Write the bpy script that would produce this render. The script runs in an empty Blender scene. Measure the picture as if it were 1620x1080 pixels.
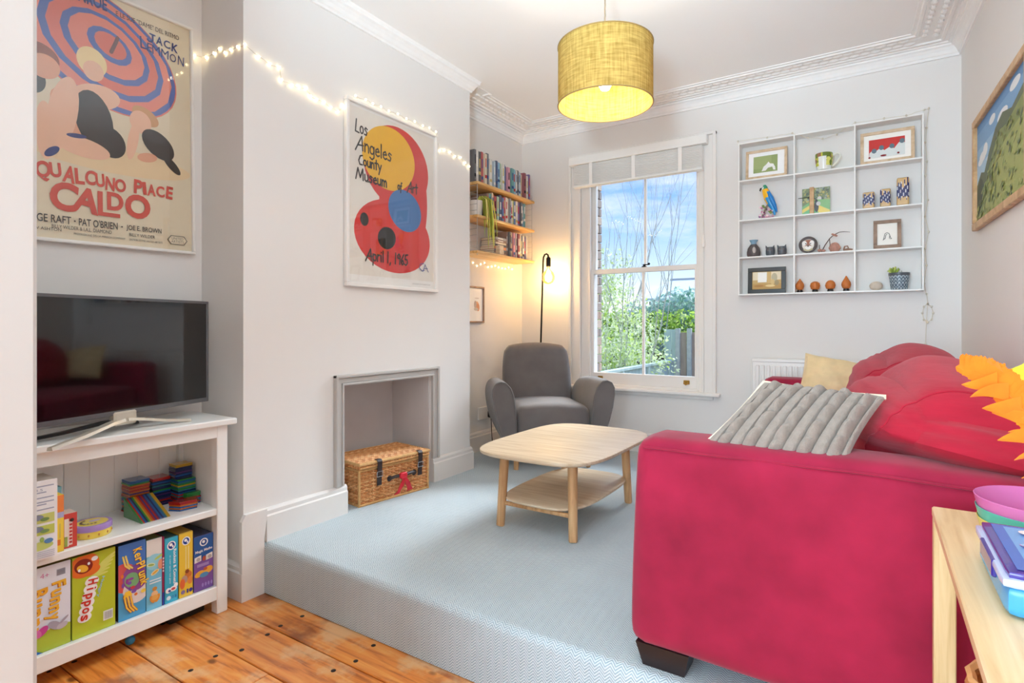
import bpy, bmesh, math, random
from mathutils import Vector, Matrix
random.seed(7)
scene = bpy.context.scene
COL = scene.collection
PI = math.pi

# ------------------------------------------------------------------ camera
cam_d = bpy.data.cameras.new('camera'); cam = bpy.data.objects.new('camera', cam_d); COL.objects.link(cam)
cam.location = (0, 0, 0.97); cam.rotation_euler = (PI/2, 0, math.radians(32.81))
cam_d.sensor_width = 36.0; cam_d.lens = 889.0/1620.0*36.0; cam_d.shift_y = -25.0/1620.0
cam_d.clip_start = 0.02; cam_d.clip_end = 200
scene.camera = cam
scene.cycles.max_bounces = 12; scene.cycles.diffuse_bounces = 9
vs = scene.view_settings
vs.view_transform = 'Standard'; vs.look = 'None'; vs.gamma = 1.0; vs.use_curve_mapping = False
vs.exposure = 1.02

# ------------------------------------------------------------------ world: spring sky with thin cloud
def S(r, g, b):
    f = lambda c: (c/255/12.92 if c/255 <= .04045 else ((c/255+.055)/1.055)**2.4)
    return (f(r), f(g), f(b))
w = bpy.data.worlds.new('sky'); scene.world = w; w.use_nodes = True
nt = w.node_tree; nt.nodes.clear()
def N(t, tree=None, **k):
    n = (tree or nt).nodes.new(t)
    for a, b in k.items(): setattr(n, a, b)
    return n
out = N('ShaderNodeOutputWorld'); bg = N('ShaderNodeBackground'); tc = N('ShaderNodeTexCoord'); sp = N('ShaderNodeSeparateXYZ')
rp = N('ShaderNodeValToRGB'); cr = rp.color_ramp
stops = [(0.0, (.30, .32, .28)), (.485, (.55, .60, .60)), (.50, (.97, .99, 1.0)), (.54, (.62, .78, .98)), (.585, (.30, .53, .93)), (.64, (.16, .37, .86)), (1.0, (.10, .26, .72))]
while len(cr.elements) < len(stops): cr.elements.new(.5)
for e, (p, c) in zip(cr.elements, stops): e.position = p; e.color = (*c, 1)
ma = N('ShaderNodeMath', operation='MULTIPLY_ADD'); ma.inputs[1].default_value = .5; ma.inputs[2].default_value = .5
mp = N('ShaderNodeMapping'); mp.inputs['Scale'].default_value = (3.0, 3.0, 11.0); mp.inputs['Rotation'].default_value = (.25, .3, .2)
nz = N('ShaderNodeTexNoise'); nz.inputs['Scale'].default_value = 1.7; nz.inputs['Detail'].default_value = 7; nz.inputs['Roughness'].default_value = .62
cl = N('ShaderNodeMapRange'); cl.inputs['From Min'].default_value = .50; cl.inputs['From Max'].default_value = .78; cl.inputs['To Max'].default_value = .75
mx = N('ShaderNodeMix', data_type='RGBA'); mx.inputs['B'].default_value = (.93, .93, 1.0, 1)
L = nt.links.new
L(tc.outputs['Generated'], sp.inputs[0]); L(sp.outputs['Z'], ma.inputs[0]); L(ma.outputs[0], rp.inputs[0])
L(tc.outputs['Generated'], mp.inputs[0]); L(mp.outputs[0], nz.inputs['Vector']); L(nz.outputs['Fac'], cl.inputs['Value'])
L(cl.outputs[0], mx.inputs['Factor']); L(rp.outputs[0], mx.inputs['A']); L(mx.outputs['Result'], bg.inputs[0]); L(bg.outputs[0], out.inputs[0])
bg.inputs['Strength'].default_value = .70

# ------------------------------------------------------------------ sun and an added area lamp behind the camera
def light(name, kind, loc, energy, color=(1, 1, 1), rot=(0, 0, 0), **k):
    d = bpy.data.lights.new(name, kind); d.energy = energy; d.color = color
    for a, b in k.items(): setattr(d, a, b)
    o = bpy.data.objects.new(name, d); COL.objects.link(o); o.location = loc; o.rotation_euler = rot
    return o
sun = light('sun', 'SUN', (0, 9, 9), 4.1, (.84, .94, 1.0), angle=math.radians(28))
sun.rotation_euler = Vector((-.16, -.80, -.58)).to_track_quat('-Z', 'Y').to_euler()
light('added_rear_area_lamp', 'AREA', (-.9, -3.52, 1.25), 124, (.63, .85, 1.0), (PI/2, 0, 0), shape='RECTANGLE', size=2.5, size_y=2.2)  # unseen area lamp, added to light the room from behind

# unseen fill spot, added to brighten the room by bouncing off the ceiling
fill_l = light('added_ceiling_fill', 'SPOT', (-.15, -.40, 1.30), 330, (.65, .865, 1.0), spot_size=math.radians(70), spot_blend=1.0, shadow_soft_size=.12)
fill_l.rotation_euler = (Vector((-.72, 1.12, 2.63))-fill_l.location).to_track_quat('-Z', 'Y').to_euler()

# ------------------------------------------------------------------ materials
MATS = {}
def mat(name, col, rough=.5, metal=0., spec=.5, var=0., vscale=6., bump=0., bscale=60., coat=0., sheen=0., emit=0., ecol=None, alpha=1., stretch=None, vcol=False, trans=0.):
    m = bpy.data.materials.new(name); m.use_nodes = True; t = m.node_tree
    b = t.nodes['Principled BSDF']
    b.inputs['Base Color'].default_value = (*col, 1); b.inputs['Roughness'].default_value = rough; b.inputs['Metallic'].default_value = metal
    b.inputs['Specular IOR Level'].default_value = spec; b.inputs['Coat Weight'].default_value = coat; b.inputs['Sheen Weight'].default_value = sheen
    b.inputs['Alpha'].default_value = alpha
    if trans: b.inputs['Transmission Weight'].default_value = trans
    if emit:
        b.inputs['Emission Color'].default_value = (*(ecol or col), 1); b.inputs['Emission Strength'].default_value = emit
    tc = N('ShaderNodeTexCoord', t)
    vec = tc.outputs['Object']
    if stretch:
        mp = N('ShaderNodeMapping', t); mp.inputs['Scale'].default_value = stretch; t.links.new(vec, mp.inputs[0]); vec = mp.outputs[0]
    src = None
    if vcol:
        a = N('ShaderNodeAttribute', t); a.attribute_name = 'Col'; src = a.outputs['Color']; t.links.new(src, b.inputs['Base Color'])
    if var:
        n = N('ShaderNodeTexNoise', t); n.inputs['Scale'].default_value = vscale; n.inputs['Detail'].default_value = 5
        t.links.new(vec, n.inputs['Vector'])
        r = N('ShaderNodeMapRange', t); r.inputs['From Min'].default_value = .25; r.inputs['From Max'].default_value = .75; r.inputs['To Min'].default_value = 1-var; r.inputs['To Max'].default_value = 1+var
        t.links.new(n.outputs['Fac'], r.inputs['Value'])
        mu = N('ShaderNodeVectorMath', t, operation='SCALE')
        if src is None: mu.inputs[0].default_value = col
        else: t.links.new(src, mu.inputs[0])
        t.links.new(r.outputs[0], mu.inputs['Scale']); t.links.new(mu.outputs[0], b.inputs['Base Color'])
    if bump:
        n = N('ShaderNodeTexNoise', t); n.inputs['Scale'].default_value = bscale; n.inputs['Detail'].default_value = 4
        t.links.new(vec, n.inputs['Vector'])
        bp = N('ShaderNodeBump', t); bp.inputs['Strength'].default_value = bump; bp.inputs['Distance'].default_value = .004
        t.links.new(n.outputs['Fac'], bp.inputs['Height']); t.links.new(bp.outputs[0], b.inputs['Normal'])
    MATS[name] = m
    return m
def wood(name, c1, c2, c3, rough=.4, grain=(2.2, 26, 26), knots=0.0, patches=False, rnd=True, coat=0.):
    m = bpy.data.materials.new(name); m.use_nodes = True; t = m.node_tree; b = t.nodes['Principled BSDF']; L = t.links.new
    b.inputs['Roughness'].default_value = rough; b.inputs['Coat Weight'].default_value = coat
    tc = N('ShaderNodeTexCoord', t); vec = tc.outputs['Object']
    if rnd:
        oi = N('ShaderNodeObjectInfo', t); vm = N('ShaderNodeVectorMath', t, operation='MULTIPLY_ADD')
        cb = N('ShaderNodeCombineXYZ', t)
        for i in range(3): L(oi.outputs['Random'], cb.inputs[i])
        vm.inputs[1].default_value = (37, 53, 19); L(cb.outputs[0], vm.inputs[0]); L(vec, vm.inputs[2]); vec = vm.outputs[0]
    mp = N('ShaderNodeMapping', t); mp.inputs['Scale'].default_value = grain; L(vec, mp.inputs[0])
    n = N('ShaderNodeTexNoise', t); n.inputs['Scale'].default_value = 1.6; n.inputs['Detail'].default_value = 6; n.inputs['Distortion'].default_value = .6; L(mp.outputs[0], n.inputs['Vector'])
    r = N('ShaderNodeValToRGB', t); e = r.color_ramp.elements
    e[0].position = .32; e[0].color = (*c3, 1); e[1].position = .68; e[1].color = (*c2, 1)
    k = e.new(.5); k.color = (*c1, 1)
    L(n.outputs['Fac'], r.inputs[0]); colr = r.outputs[0]
    if patches:
        n2 = N('ShaderNodeTexNoise', t); n2.inputs['Scale'].default_value = 3.2; n2.inputs['Detail'].default_value = 6; n2.inputs['Roughness'].default_value = .65; L(tc.outputs['Object'], n2.inputs['Vector'])
        m2 = N('ShaderNodeMapRange', t); m2.inputs['From Min'].default_value = .50; m2.inputs['From Max'].default_value = .60; m2.inputs['To Max'].default_value = .62; L(n2.outputs['Fac'], m2.inputs['Value'])
        x = N('ShaderNodeMix', t, data_type='RGBA'); x.inputs['B'].default_value = (*S(232, 194, 146), 1); L(m2.outputs[0], x.inputs['Factor']); L(colr, x.inputs['A'])
        n3 = N('ShaderNodeTexNoise', t); n3.inputs['Scale'].default_value = 4.5; n3.inputs['Detail'].default_value = 7; L(vec, n3.inputs['Vector'])
        m3 = N('ShaderNodeMapRange', t); m3.inputs['From Min'].default_value = .54; m3.inputs['From Max'].default_value = .68; m3.inputs['To Max'].default_value = .8; L(n3.outputs['Fac'], m3.inputs['Value'])
        x2 = N('ShaderNodeMix', t, data_type='RGBA'); x2.inputs['B'].default_value = (*S(120, 58, 24), 1); L(m3.outputs[0], x2.inputs['Factor']); L(x.outputs['Result'], x2.inputs['A']); colr = x2.outputs['Result']
    if knots:
        mk = N('ShaderNodeMapping', t); mk.inputs['Scale'].default_value = (3.0, 4.6, 1); L(vec, mk.inputs[0])
        v = N('ShaderNodeTexVoronoi', t); v.inputs['Scale'].default_value = 1.5; L(mk.outputs[0], v.inputs['Vector'])
        mr = N('ShaderNodeMapRange', t); mr.inputs['From Min'].default_value = .05; mr.inputs['From Max'].default_value = .11; mr.inputs['To Min'].default_value = knots; mr.inputs['To Max'].default_value = 0; L(v.outputs['Distance'], mr.inputs['Value'])
        x3 = N('ShaderNodeMix', t, data_type='RGBA'); x3.inputs['B'].default_value = (*S(92, 44, 22), 1); L(mr.outputs[0], x3.inputs['Factor']); L(colr, x3.inputs['A']); colr = x3.outputs['Result']
    L(colr, b.inputs['Base Color'])
    bp = N('ShaderNodeBump', t); bp.inputs['Strength'].default_value = .12; bp.inputs['Distance'].default_value = .002; L(n.outputs['Fac'], bp.inputs['Height']); L(bp.outputs[0], b.inputs['Normal'])
    MATS[name] = m; return m
def glass(name, tint=(1, 1, 1), refl=.5, rough=0.0, base=0.0):
    m = bpy.data.materials.new(name); m.use_nodes = True; t = m.node_tree; t.nodes.clear(); L = t.links.new
    o = N('ShaderNodeOutputMaterial', t); tr = N('ShaderNodeBsdfTransparent', t); gl = N('ShaderNodeBsdfGlossy', t); mix = N('ShaderNodeMixShader', t)
    tr.inputs[0].default_value = (*tint, 1); gl.inputs['Roughness'].default_value = rough
    fr = N('ShaderNodeLayerWeight', t); pw = N('ShaderNodeMath', t, operation='POWER'); pw.inputs[1].default_value = 4.0; L(fr.outputs['Facing'], pw.inputs[0])
    mm = N('ShaderNodeMath', t, operation='MULTIPLY_ADD'); mm.inputs[1].default_value = refl; mm.inputs[2].default_value = .025+base
    L(pw.outputs[0], mm.inputs[0]); L(mm.outputs[0], mix.inputs[0]); L(tr.outputs[0], mix.inputs[1]); L(gl.outputs[0], mix.inputs[2]); L(mix.outputs[0], o.inputs[0])
    MATS[name] = m; return m
def carpet_mat():
    m = bpy.data.materials.new('herringbone_carpet'); m.use_nodes = True; t = m.node_tree; b = t.nodes['Principled BSDF']; L = t.links.new
    b.inputs['Roughness'].default_value = .95; b.inputs['Specular IOR Level'].default_value = .1; b.inputs['Sheen Weight'].default_value = .15
    uv = N('ShaderNodeUVMap', t); s = N('ShaderNodeSeparateXYZ', t); L(uv.outputs[0], s.inputs[0])
    def mth(op, a, bb=None, c=None):
        n = N('ShaderNodeMath', t, operation=op)
        for i, x in enumerate((a, bb, c)):
            if x is None: continue
            if isinstance(x, (int, float)): n.inputs[i].default_value = x
            else: L(x, n.inputs[i])
        return n.outputs[0]
    tri = mth('PINGPONG', s.outputs[0], .016)
    ss = mth('ADD', s.outputs[1], tri)
    st = mth('PINGPONG', ss, .0048)
    st = mth('DIVIDE', st, .0048)
    n = N('ShaderNodeTexNoise', t); n.inputs['Scale'].default_value = 260; tc = N('ShaderNodeTexCoord', t); L(tc.outputs['Object'], n.inputs['Vector'])
    h = mth('MULTIPLY_ADD', n.outputs['Fac'], .5, st)
    r = N('ShaderNodeValToRGB', t); e = r.color_ramp.elements
    e[0].position = .35; e[0].color = (*S(148, 167, 177), 1); e[1].position = 1.0; e[1].color = (*S(212, 220, 224), 1)
    L(h, r.inputs[0])
    n2 = N('ShaderNodeTexNoise', t); n2.inputs['Scale'].default_value = 2.6; n2.inputs['Detail'].default_value = 5; L(tc.outputs['Object'], n2.inputs['Vector'])
    mr = N('ShaderNodeMapRange', t); mr.inputs['From Min'].default_value = .3; mr.inputs['From Max'].default_value = .7; mr.inputs['To Min'].default_value = .94; mr.inputs['To Max'].default_value = 1.03; L(n2.outputs['Fac'], mr.inputs['Value'])
    sc = N('ShaderNodeVectorMath', t, operation='SCALE'); L(r.outputs[0], sc.inputs[0]); L(mr.outputs[0], sc.inputs['Scale']); L(sc.outputs[0], b.inputs['Base Color'])
    bp = N('ShaderNodeBump', t); bp.inputs['Strength'].default_value = .5; bp.inputs['Distance'].default_value = .003; L(h, bp.inputs['Height']); L(bp.outputs[0], b.inputs['Normal'])
    MATS['carpet'] = m; return m
def leafmat(name, c1, c2):
    m = bpy.data.materials.new(name); m.use_nodes = True; t = m.node_tree; t.nodes.clear(); L = t.links.new
    o = N('ShaderNodeOutputMaterial', t); d = N('ShaderNodeBsdfDiffuse', t); tr = N('ShaderNodeBsdfTranslucent', t); mix = N('ShaderNodeMixShader', t); mix.inputs[0].default_value = .45
    a = N('ShaderNodeAttribute', t); a.attribute_name = 'Col'
    L(a.outputs['Color'], d.inputs[0]); L(a.outputs['Color'], tr.inputs[0]); L(d.outputs[0], mix.inputs[1]); L(tr.outputs[0], mix.inputs[2]); L(mix.outputs[0], o.inputs[0])
    MATS[name] = m; return m

mat('wall', S(230, 227, 224), .85, spec=.2, var=.015, vscale=1.5, bump=.04, bscale=90)
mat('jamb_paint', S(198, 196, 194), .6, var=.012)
mat('ceiling', S(246, 245, 244), .9, spec=.1, var=.012, vscale=1.2)
mat('plaster', S(242, 240, 238), .75, spec=.2, var=.02, vscale=25)
mat('white_gloss', S(236, 233, 229), .28, spec=.5, var=.015, vscale=4)
mat('skirting', S(228, 224, 220), .4, var=.03, vscale=5)
mat('grey_paint', S(186, 182, 178), .5, var=.03, vscale=7)
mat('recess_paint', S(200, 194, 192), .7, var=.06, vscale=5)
mat('white_furniture', S(240, 239, 236), .35, var=.012, vscale=5)
mat('black_plastic', S(22, 22, 24), .3, var=.1)
mat('black_metal', S(28, 24, 23), .38, metal=.6, var=.1)
mat('silver', S(200, 202, 204), .28, metal=.9, var=.04)
mat('champagne', S(216, 208, 192), .35, metal=.5, var=.03)
mat('brass', S(176, 138, 70), .32, metal=1, var=.1)
mat('chrome', S(210, 210, 214), .15, metal=1, var=.02)
mat('screen', S(12, 12, 14), .06, spec=.75, coat=.6, var=.05)
mat('paint_print', (1, 1, 1), .45, vcol=True, spec=.3, var=.02, vscale=30)
mat('gloss_print', (1, 1, 1), .22, vcol=True, spec=.5, var=.015, vscale=30)
mat('cloth_print', (1, 1, 1), .8, vcol=True, spec=.2, var=.04, vscale=30, bump=.1, bscale=200)
mat('grey_fabric', S(112, 107, 106), .85, spec=.15, sheen=.25, var=.10, vscale=9, bump=.25, bscale=420)
mat('suede', S(152, 28, 60), .75, spec=.15, sheen=.16, var=.24, vscale=8, bump=.14, bscale=22)
mat('red_cotton', S(172, 32, 54), .8, spec=.15, sheen=.12, var=.10, vscale=9, bump=.9, bscale=7, stretch=(1.2, 1.0, 7))
mat('knit', S(152, 142, 133), .95, spec=.1, sheen=.2, var=.10, vscale=70, bump=.6, bscale=260)
mat('yellow_satin', S(222, 198, 152), .5, spec=.3, sheen=.3, var=.10, vscale=18, bump=.5, bscale=14)
mat('dark_wood', S(34, 24, 24), .35, var=.15)
mat('leather', S(48, 32, 30), .45, var=.15, vscale=40)
mat('red_ribbon', S(206, 28, 48), .4, var=.1, vscale=30)
mat('ceramic_dark', S(92, 84, 84), .5, var=.25, vscale=60)
mat('stone', S(206, 192, 176), .8, var=.1, vscale=40)
mat('orange_clay', S(196, 112, 48), .55, var=.12, vscale=40)
mat('driftwood', S(150, 116, 98), .8, var=.2, vscale=50)
mat('dark_twig', S(86, 68, 62), .8, var=.2, vscale=50)
mat('shade', S(214, 190, 120), .8)
mat('cable', S(150, 132, 110), .7, var=.1)
mat('wire', S(216, 208, 190), .5, var=.05)
mat('pale_fence', S(200, 214, 204), .85, var=.14, vscale=12, stretch=(1, 1, .2))
mat('brown_fence', S(186, 164, 146), .9, var=.25, vscale=14, stretch=(1, 1, .2))
mat('concrete', S(206, 204, 194), .9, var=.1, vscale=20)
mat('bark', S(206, 204, 190), .9, var=.25, vscale=25)
mat('soil', S(96, 100, 74), 1., var=.25, vscale=3)
mat('brick', (1, 1, 1), .9, vcol=True, spec=.1, var=.15, vscale=60, bump=.4, bscale=120)
mat('roofing', S(226, 226, 222), .9, var=.08, vscale=8)
mat('pink_plastic', S(232, 130, 196), .3, spec=.5, trans=.25, var=.03)
mat('teal_plastic', S(92, 208, 186), .3, spec=.5, trans=.25, var=.03)
mat('yellow_plastic', S(240, 220, 110), .3, spec=.5, trans=.25, var=.03)
mat('blue_plastic', S(70, 170, 226), .25, spec=.5, trans=.15, var=.03)
mat('orange_feather', S(234, 122, 20), .75, spec=.2, sheen=.4, var=.12, vscale=40)
mat('yellow_feather', S(222, 214, 60), .75, spec=.2, sheen=.4, var=.10, vscale=40)
mat('green_feather', S(70, 150, 70), .75, spec=.2, sheen=.4, var=.10, vscale=40)
mat('paper', S(244, 242, 238), .8, var=.01)
mat('nail', S(54, 46, 44), .6, metal=.4, var=.2, vscale=90)
wood('pine_floor', S(228, 138, 56), S(238, 162, 80), S(180, 94, 34), rough=.30, knots=.8, patches=True, coat=.25)
wood('oak', S(216, 195, 166), S(226, 208, 182), S(202, 178, 146), rough=.42, grain=(2, 30, 30))
wood('oak_leg', S(206, 160, 112), S(220, 176, 128), S(184, 138, 92), rough=.4, grain=(30, 30, 2.5))
wood('ash_shelf', S(222, 176, 112), S(234, 192, 132), S(200, 150, 86), rough=.4, grain=(26, 2.0, 26))
wood('bamboo', S(226, 198, 152), S(236, 212, 172), S(206, 172, 122), rough=.35, grain=(30, 1.6, 30), knots=.25)
wood('bamboo_leg', S(216, 190, 140), S(228, 204, 160), S(200, 170, 118), rough=.4, grain=(40, 40, 2.0))
wood('oak_frame', S(204, 164, 116), S(218, 180, 134), S(182, 140, 94), rough=.45, grain=(12, 12, 12))
wood('pale_frame', S(214, 186, 152), S(224, 200, 170), S(198, 168, 132), rough=.5, grain=(14, 14, 14))
wood('walnut_frame', S(150, 122, 102), S(164, 136, 116), S(128, 102, 84), rough=.5, grain=(14, 14, 14))
mat('wicker', (1, 1, 1), .55, vcol=True, spec=.3, var=.16, vscale=45)
glass('pane_glass', refl=.5)
glass('picture_glass', refl=.6, base=.015, rough=.02)
glass('amber_glass', tint=(1.0, .74, .40), refl=.9, base=.05)
carpet_mat()
leafmat('leaf', None, None)

# ------------------------------------------------------------------ mesh builder
class MB:
    def __init__(s): s.v = []; s.f = []; s.c = []; s.sm = []; s.uv = None
    def add(s, vs, fs, col=(1, 1, 1), smooth=True):
        o = len(s.v); s.v += [tuple(p) for p in vs]
        for f in fs: s.f.append([i+o for i in f]); s.c.append(col); s.sm.append(smooth)
        return s
    def box(s, x0, x1, y0, y1, z0, z1, col=(1, 1, 1), b=0.0, M=None):
        x0, x1 = min(x0, x1), max(x0, x1); y0, y1 = min(y0, y1), max(y0, y1); z0, z1 = min(z0, z1), max(z0, z1)
        if b <= 0:
            vs = [(x, y, z) for z in (z0, z1) for y in (y0, y1) for x in (x0, x1)]
            fs = [(0, 2, 3, 1), (4, 5, 7, 6), (0, 1, 5, 4), (2, 6, 7, 3), (0, 4, 6, 2), (1, 3, 7, 5)]
        else:
            b = min(b, (x1-x0)*.49, (y1-y0)*.49, (z1-z0)*.49)
            vs = []; idx = {}
            for ix, X in ((0, (x0, 1)), (1, (x1, -1))):
                for iy, Y in ((0, (y0, 1)), (1, (y1, -1))):
                    for iz, Z in ((0, (z0, 1)), (1, (z1, -1))):
                        for a in range(3):
                            p = [X[0]+X[1]*b, Y[0]+Y[1]*b, Z[0]+Z[1]*b]; p[a] = (X[0], Y[0], Z[0])[a]
                            idx[(ix, iy, iz, a)] = len(vs); vs.append(tuple(p))
            fs = []
            for a in range(3):
                o1, o2 = [i for i in range(3) if i != a]
                for e in (0, 1):
                    q = []
                    for (p1, p2) in ((0, 0), (1, 0), (1, 1), (0, 1)):
                        k = [0, 0, 0]; k[a] = e; k[o1] = p1; k[o2] = p2; q.append(idx[(*k, a)])
                    fs.append(q)
                for p1 in (0, 1):
                    for p2 in (0, 1):
                        k0 = [0, 0, 0]; k0[o1] = p1; k0[o2] = p2; k1 = list(k0); k1[a] = 1
                        fs.append([idx[(*k0, o1)], idx[(*k1, o1)], idx[(*k1, o2)], idx[(*k0, o2)]])
            for ix in (0, 1):
                for iy in (0, 1):
                    for iz in (0, 1): fs.append([idx[(ix, iy, iz, a)] for a in range(3)])
            c = Vector(((x0+x1)/2, (y0+y1)/2, (z0+z1)/2)); g = []
            for f in fs:
                p = [Vector(vs[i]) for i in f]; n = (p[1]-p[0]).cross(p[2]-p[0]); m = sum(p, Vector())/len(p)
                g.append(f if n.dot(m-c) > 0 else f[::-1])
            fs = g
        if M is not None: vs = [M @ Vector(p) for p in vs]
        return s.add(vs, fs, col, False)
    def tube(s, pts, r, n=8, closed=False, col=(1, 1, 1), cap=True):
        P = [Vector(p) for p in pts]; k = len(P); R = r if isinstance(r, (list, tuple)) else [r]*k
        vs = []; fs = []; ref = None
        for i in range(k):
            a = P[(i-1) % k] if (closed or i > 0) else P[i]; c = P[(i+1) % k] if (closed or i < k-1) else P[i]
            t = (c-a); t = t.normalized() if t.length > 1e-9 else Vector((0, 0, 1))
            if ref is None:
                ref = Vector((0, 0, 1)) if abs(t.z) < .9 else Vector((1, 0, 0))
            u = (ref - t*ref.dot(t)); u = u.normalized() if u.length > 1e-6 else t.orthogonal().normalized(); ref = u; v = t.cross(u)
            for j in range(n):
                an = 2*PI*j/n; vs.append(P[i]+(u*math.cos(an)+v*math.sin(an))*R[i])
        for i in range(k if closed else k-1):
            for j in range(n):
                a = i*n+j; b = i*n+(j+1) % n; c = ((i+1) % k)*n+(j+1) % n; d = ((i+1) % k)*n+j
                fs.append((a, b, c, d))
        if cap and not closed: fs += [tuple(range(n))[::-1], tuple(range((k-1)*n, k*n))]
        return s.add(vs, fs, col, True)
    def lathe(s, prof, c=(0, 0, 0), n=24, col=(1, 1, 1), cols=None):
        vs = []; fs = []
        for (r, z) in prof:
            for j in range(n): a = 2*PI*j/n; vs.append((c[0]+r*math.cos(a), c[1]+r*math.sin(a), c[2]+z))
        for i in range(len(prof)-1):
            ff = [(i*n+j, i*n+(j+1) % n, (i+1)*n+(j+1) % n, (i+1)*n+j) for j in range(n)]
            if cols: s.add([], [], col)
            fs += ff
        o = len(s.v); s.add(vs, fs, col, True)
        if cols:
            base = len(s.f)-len(fs)
            for i in range(len(prof)-1):
                for j in range(n): s.c[base+i*n+j] = cols[i]
        return s
    def prism(s, poly, h0, h1, f, col=(1, 1, 1), smooth=False):
        """poly in (u,v); f(u,v,h)->xyz"""
        n = len(poly); vs = [f(u, v, h0) for u, v in poly]+[f(u, v, h1) for u, v in poly]
        fs = [tuple(range(n))[::-1], tuple(range(n, 2*n))]+[(i, (i+1) % n, n+(i+1) % n, n+i) for i in range(n)]
        return s.add(vs, fs, col, smooth)
    def grid(s, fn, nu, nv, closeu=False, closev=False, col=(1, 1, 1)):
        vs = [fn(i/nu, j/nv) for i in range(nu+(not closeu)) for j in range(nv+(not closev))]
        W = nv+(not closev); U = nu+(not closeu); fs = []
        for i in range(nu):
            for j in range(nv):
                fs.append((i*W+j, ((i+1) % U)*W+j, ((i+1) % U)*W+(j+1) % W, i*W+(j+1) % W))
        return s.add(vs, fs, col, True)
    def ball(s, c, r, nu=12, nv=8, col=(1, 1, 1), fn=None):
        rx, ry, rz = r if isinstance(r, (tuple, list)) else (r, r, r)
        vs = [(0, 0, -1)]; fs = []
        for i in range(1, nv):
            th = PI*i/nv
            for j in range(nu): a = 2*PI*j/nu; vs.append((math.sin(th)*math.cos(a), math.sin(th)*math.sin(a), -math.cos(th)))
        vs.append((0, 0, 1)); e = len(vs)-1
        for j in range(nu):
            fs.append((0, 1+(j+1) % nu, 1+j)); fs.append((e, e-nu+j, e-nu+(j+1) % nu))
        for i in range(nv-2):
            for j in range(nu):
                a = 1+i*nu+j; b = 1+i*nu+(j+1) % nu; fs.append((a, b, b+nu, a+nu))
        P = []
        for v in vs:
            if fn: v = fn(*v)
            P.append((c[0]+v[0]*rx, c[1]+v[1]*ry, c[2]+v[2]*rz))
        return s.add(P, fs, col, True)
    def rbox(s, size, r, n=10, col=(1, 1, 1), fn=None, M=None):
        """soft rounded box centred at 0, optional deform fn(x,y,z) (normalised -1..1 coords also passed)"""
        hx, hy, hz = [d/2 for d in size]; vs = []; fs = []; key = {}
        def vert(p):
            k = tuple(round(q, 6) for q in p)
            if k not in key:
                x, y, z = p[0]*hx, p[1]*hy, p[2]*hz
                rr = min(r, hx, hy, hz)
                cx = max(-hx+rr, min(hx-rr, x)); cy = max(-hy+rr, min(hy-rr, y)); cz = max(-hz+rr, min(hz-rr, z))
                d = Vector((x-cx, y-cy, z-cz))
                if d.length > 1e-9: d = d.normalized()*rr
                q = Vector((cx, cy, cz))+d
                if fn: q = Vector(fn(q.x, q.y, q.z, p[0], p[1], p[2]))
                if M is not None: q = M @ q
                key[k] = len(vs); vs.append(tuple(q))
                s.keys = key
            return key[k]
        def sub(t):  # denser near the edges
            return math.sin((t-.5)*PI)*.5*1.0+.5 if False else t
        T = [-1+2*sub(i/n) for i in range(n+1)]
        for a in range(3):
            o1, o2 = (a+1) % 3, (a+2) % 3
            for e in (-1, 1):
                for i in range(n):
                    for j in range(n):
                        q = []
                        for (u, v) in ((T[i], T[j]), (T[i+1], T[j]), (T[i+1], T[j+1]), (T[i], T[j+1])):
                            p = [0, 0, 0]; p[a] = e; p[o1] = u; p[o2] = v; q.append(vert(p))
                        fs.append(q if e > 0 else q[::-1])
        return s.add(vs, fs, col, True)
    def build(s, name, m, parent=None, angle=38, off=None):
        me = bpy.data.meshes.new(name)
        V = s.v if off is None else [(p[0]-off[0], p[1]-off[1], p[2]-off[2]) for p in s.v]
        me.from_pydata(V, [], s.f); me.validate()
        if len(me.polygons) == len(s.sm):
            me.polygons.foreach_set('use_smooth', s.sm)
            if any(c != (1, 1, 1) for c in s.c):
                at = me.color_attributes.new('Col', 'FLOAT_COLOR', 'CORNER'); buf = []
                for p, c in zip(me.polygons, s.c): buf += [c[0], c[1], c[2], 1.0]*p.loop_total
                at.data.foreach_set('color', buf)
        if any(s.sm): me.set_sharp_from_angle(angle=math.radians(angle))
        me.materials.append(MATS[m] if isinstance(m, str) else m)
        o = bpy.data.objects.new(name, me); COL.objects.link(o)
        if parent is not None: o.parent = parent
        return o

def tag(o, label=None, cat=None, group=None, kind=None):
    if label: o['label'] = label
    if cat: o['category'] = cat
    if group: o['group'] = group
    if kind: o['kind'] = kind
    return o
def thing(name, label, cat, loc=(0, 0, 0), rz=0., group=None, kind=None):
    o = bpy.data.objects.new(name, None); COL.objects.link(o); o.empty_display_size = .05
    o.location = loc; o.rotation_euler = (0, 0, rz)
    return tag(o, label, cat, group, kind)
def dup(root, loc=None, rz=None, label=None):
    r = root.copy(); COL.objects.link(r)
    if loc is not None: r.location = loc
    if rz is not None: r.rotation_euler = (0, 0, rz)
    if label: r['label'] = label
    for ch in list(root.children):
        c = ch.copy(); COL.objects.link(c); c.parent = r
        for g in list(ch.children):
            d = g.copy(); COL.objects.link(d); d.parent = c
    return r
def solid(name, mb, m, label, cat, group=None, kind=None):
    """a thing that is one mesh: origin moved to the middle of its base"""
    xs = [p[0] for p in mb.v]; ys = [p[1] for p in mb.v]; zs = [p[2] for p in mb.v]
    off = ((min(xs)+max(xs))/2, (min(ys)+max(ys))/2, min(zs))
    o = mb.build(name, m, off=off); o.location = off
    return tag(o, label, cat, group, kind)
def struct(name, mb, m, label, cat='room', parent=None):
    o = mb.build(name, m, parent)
    if parent is None: tag(o, label, cat, kind='structure')
    return o

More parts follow.
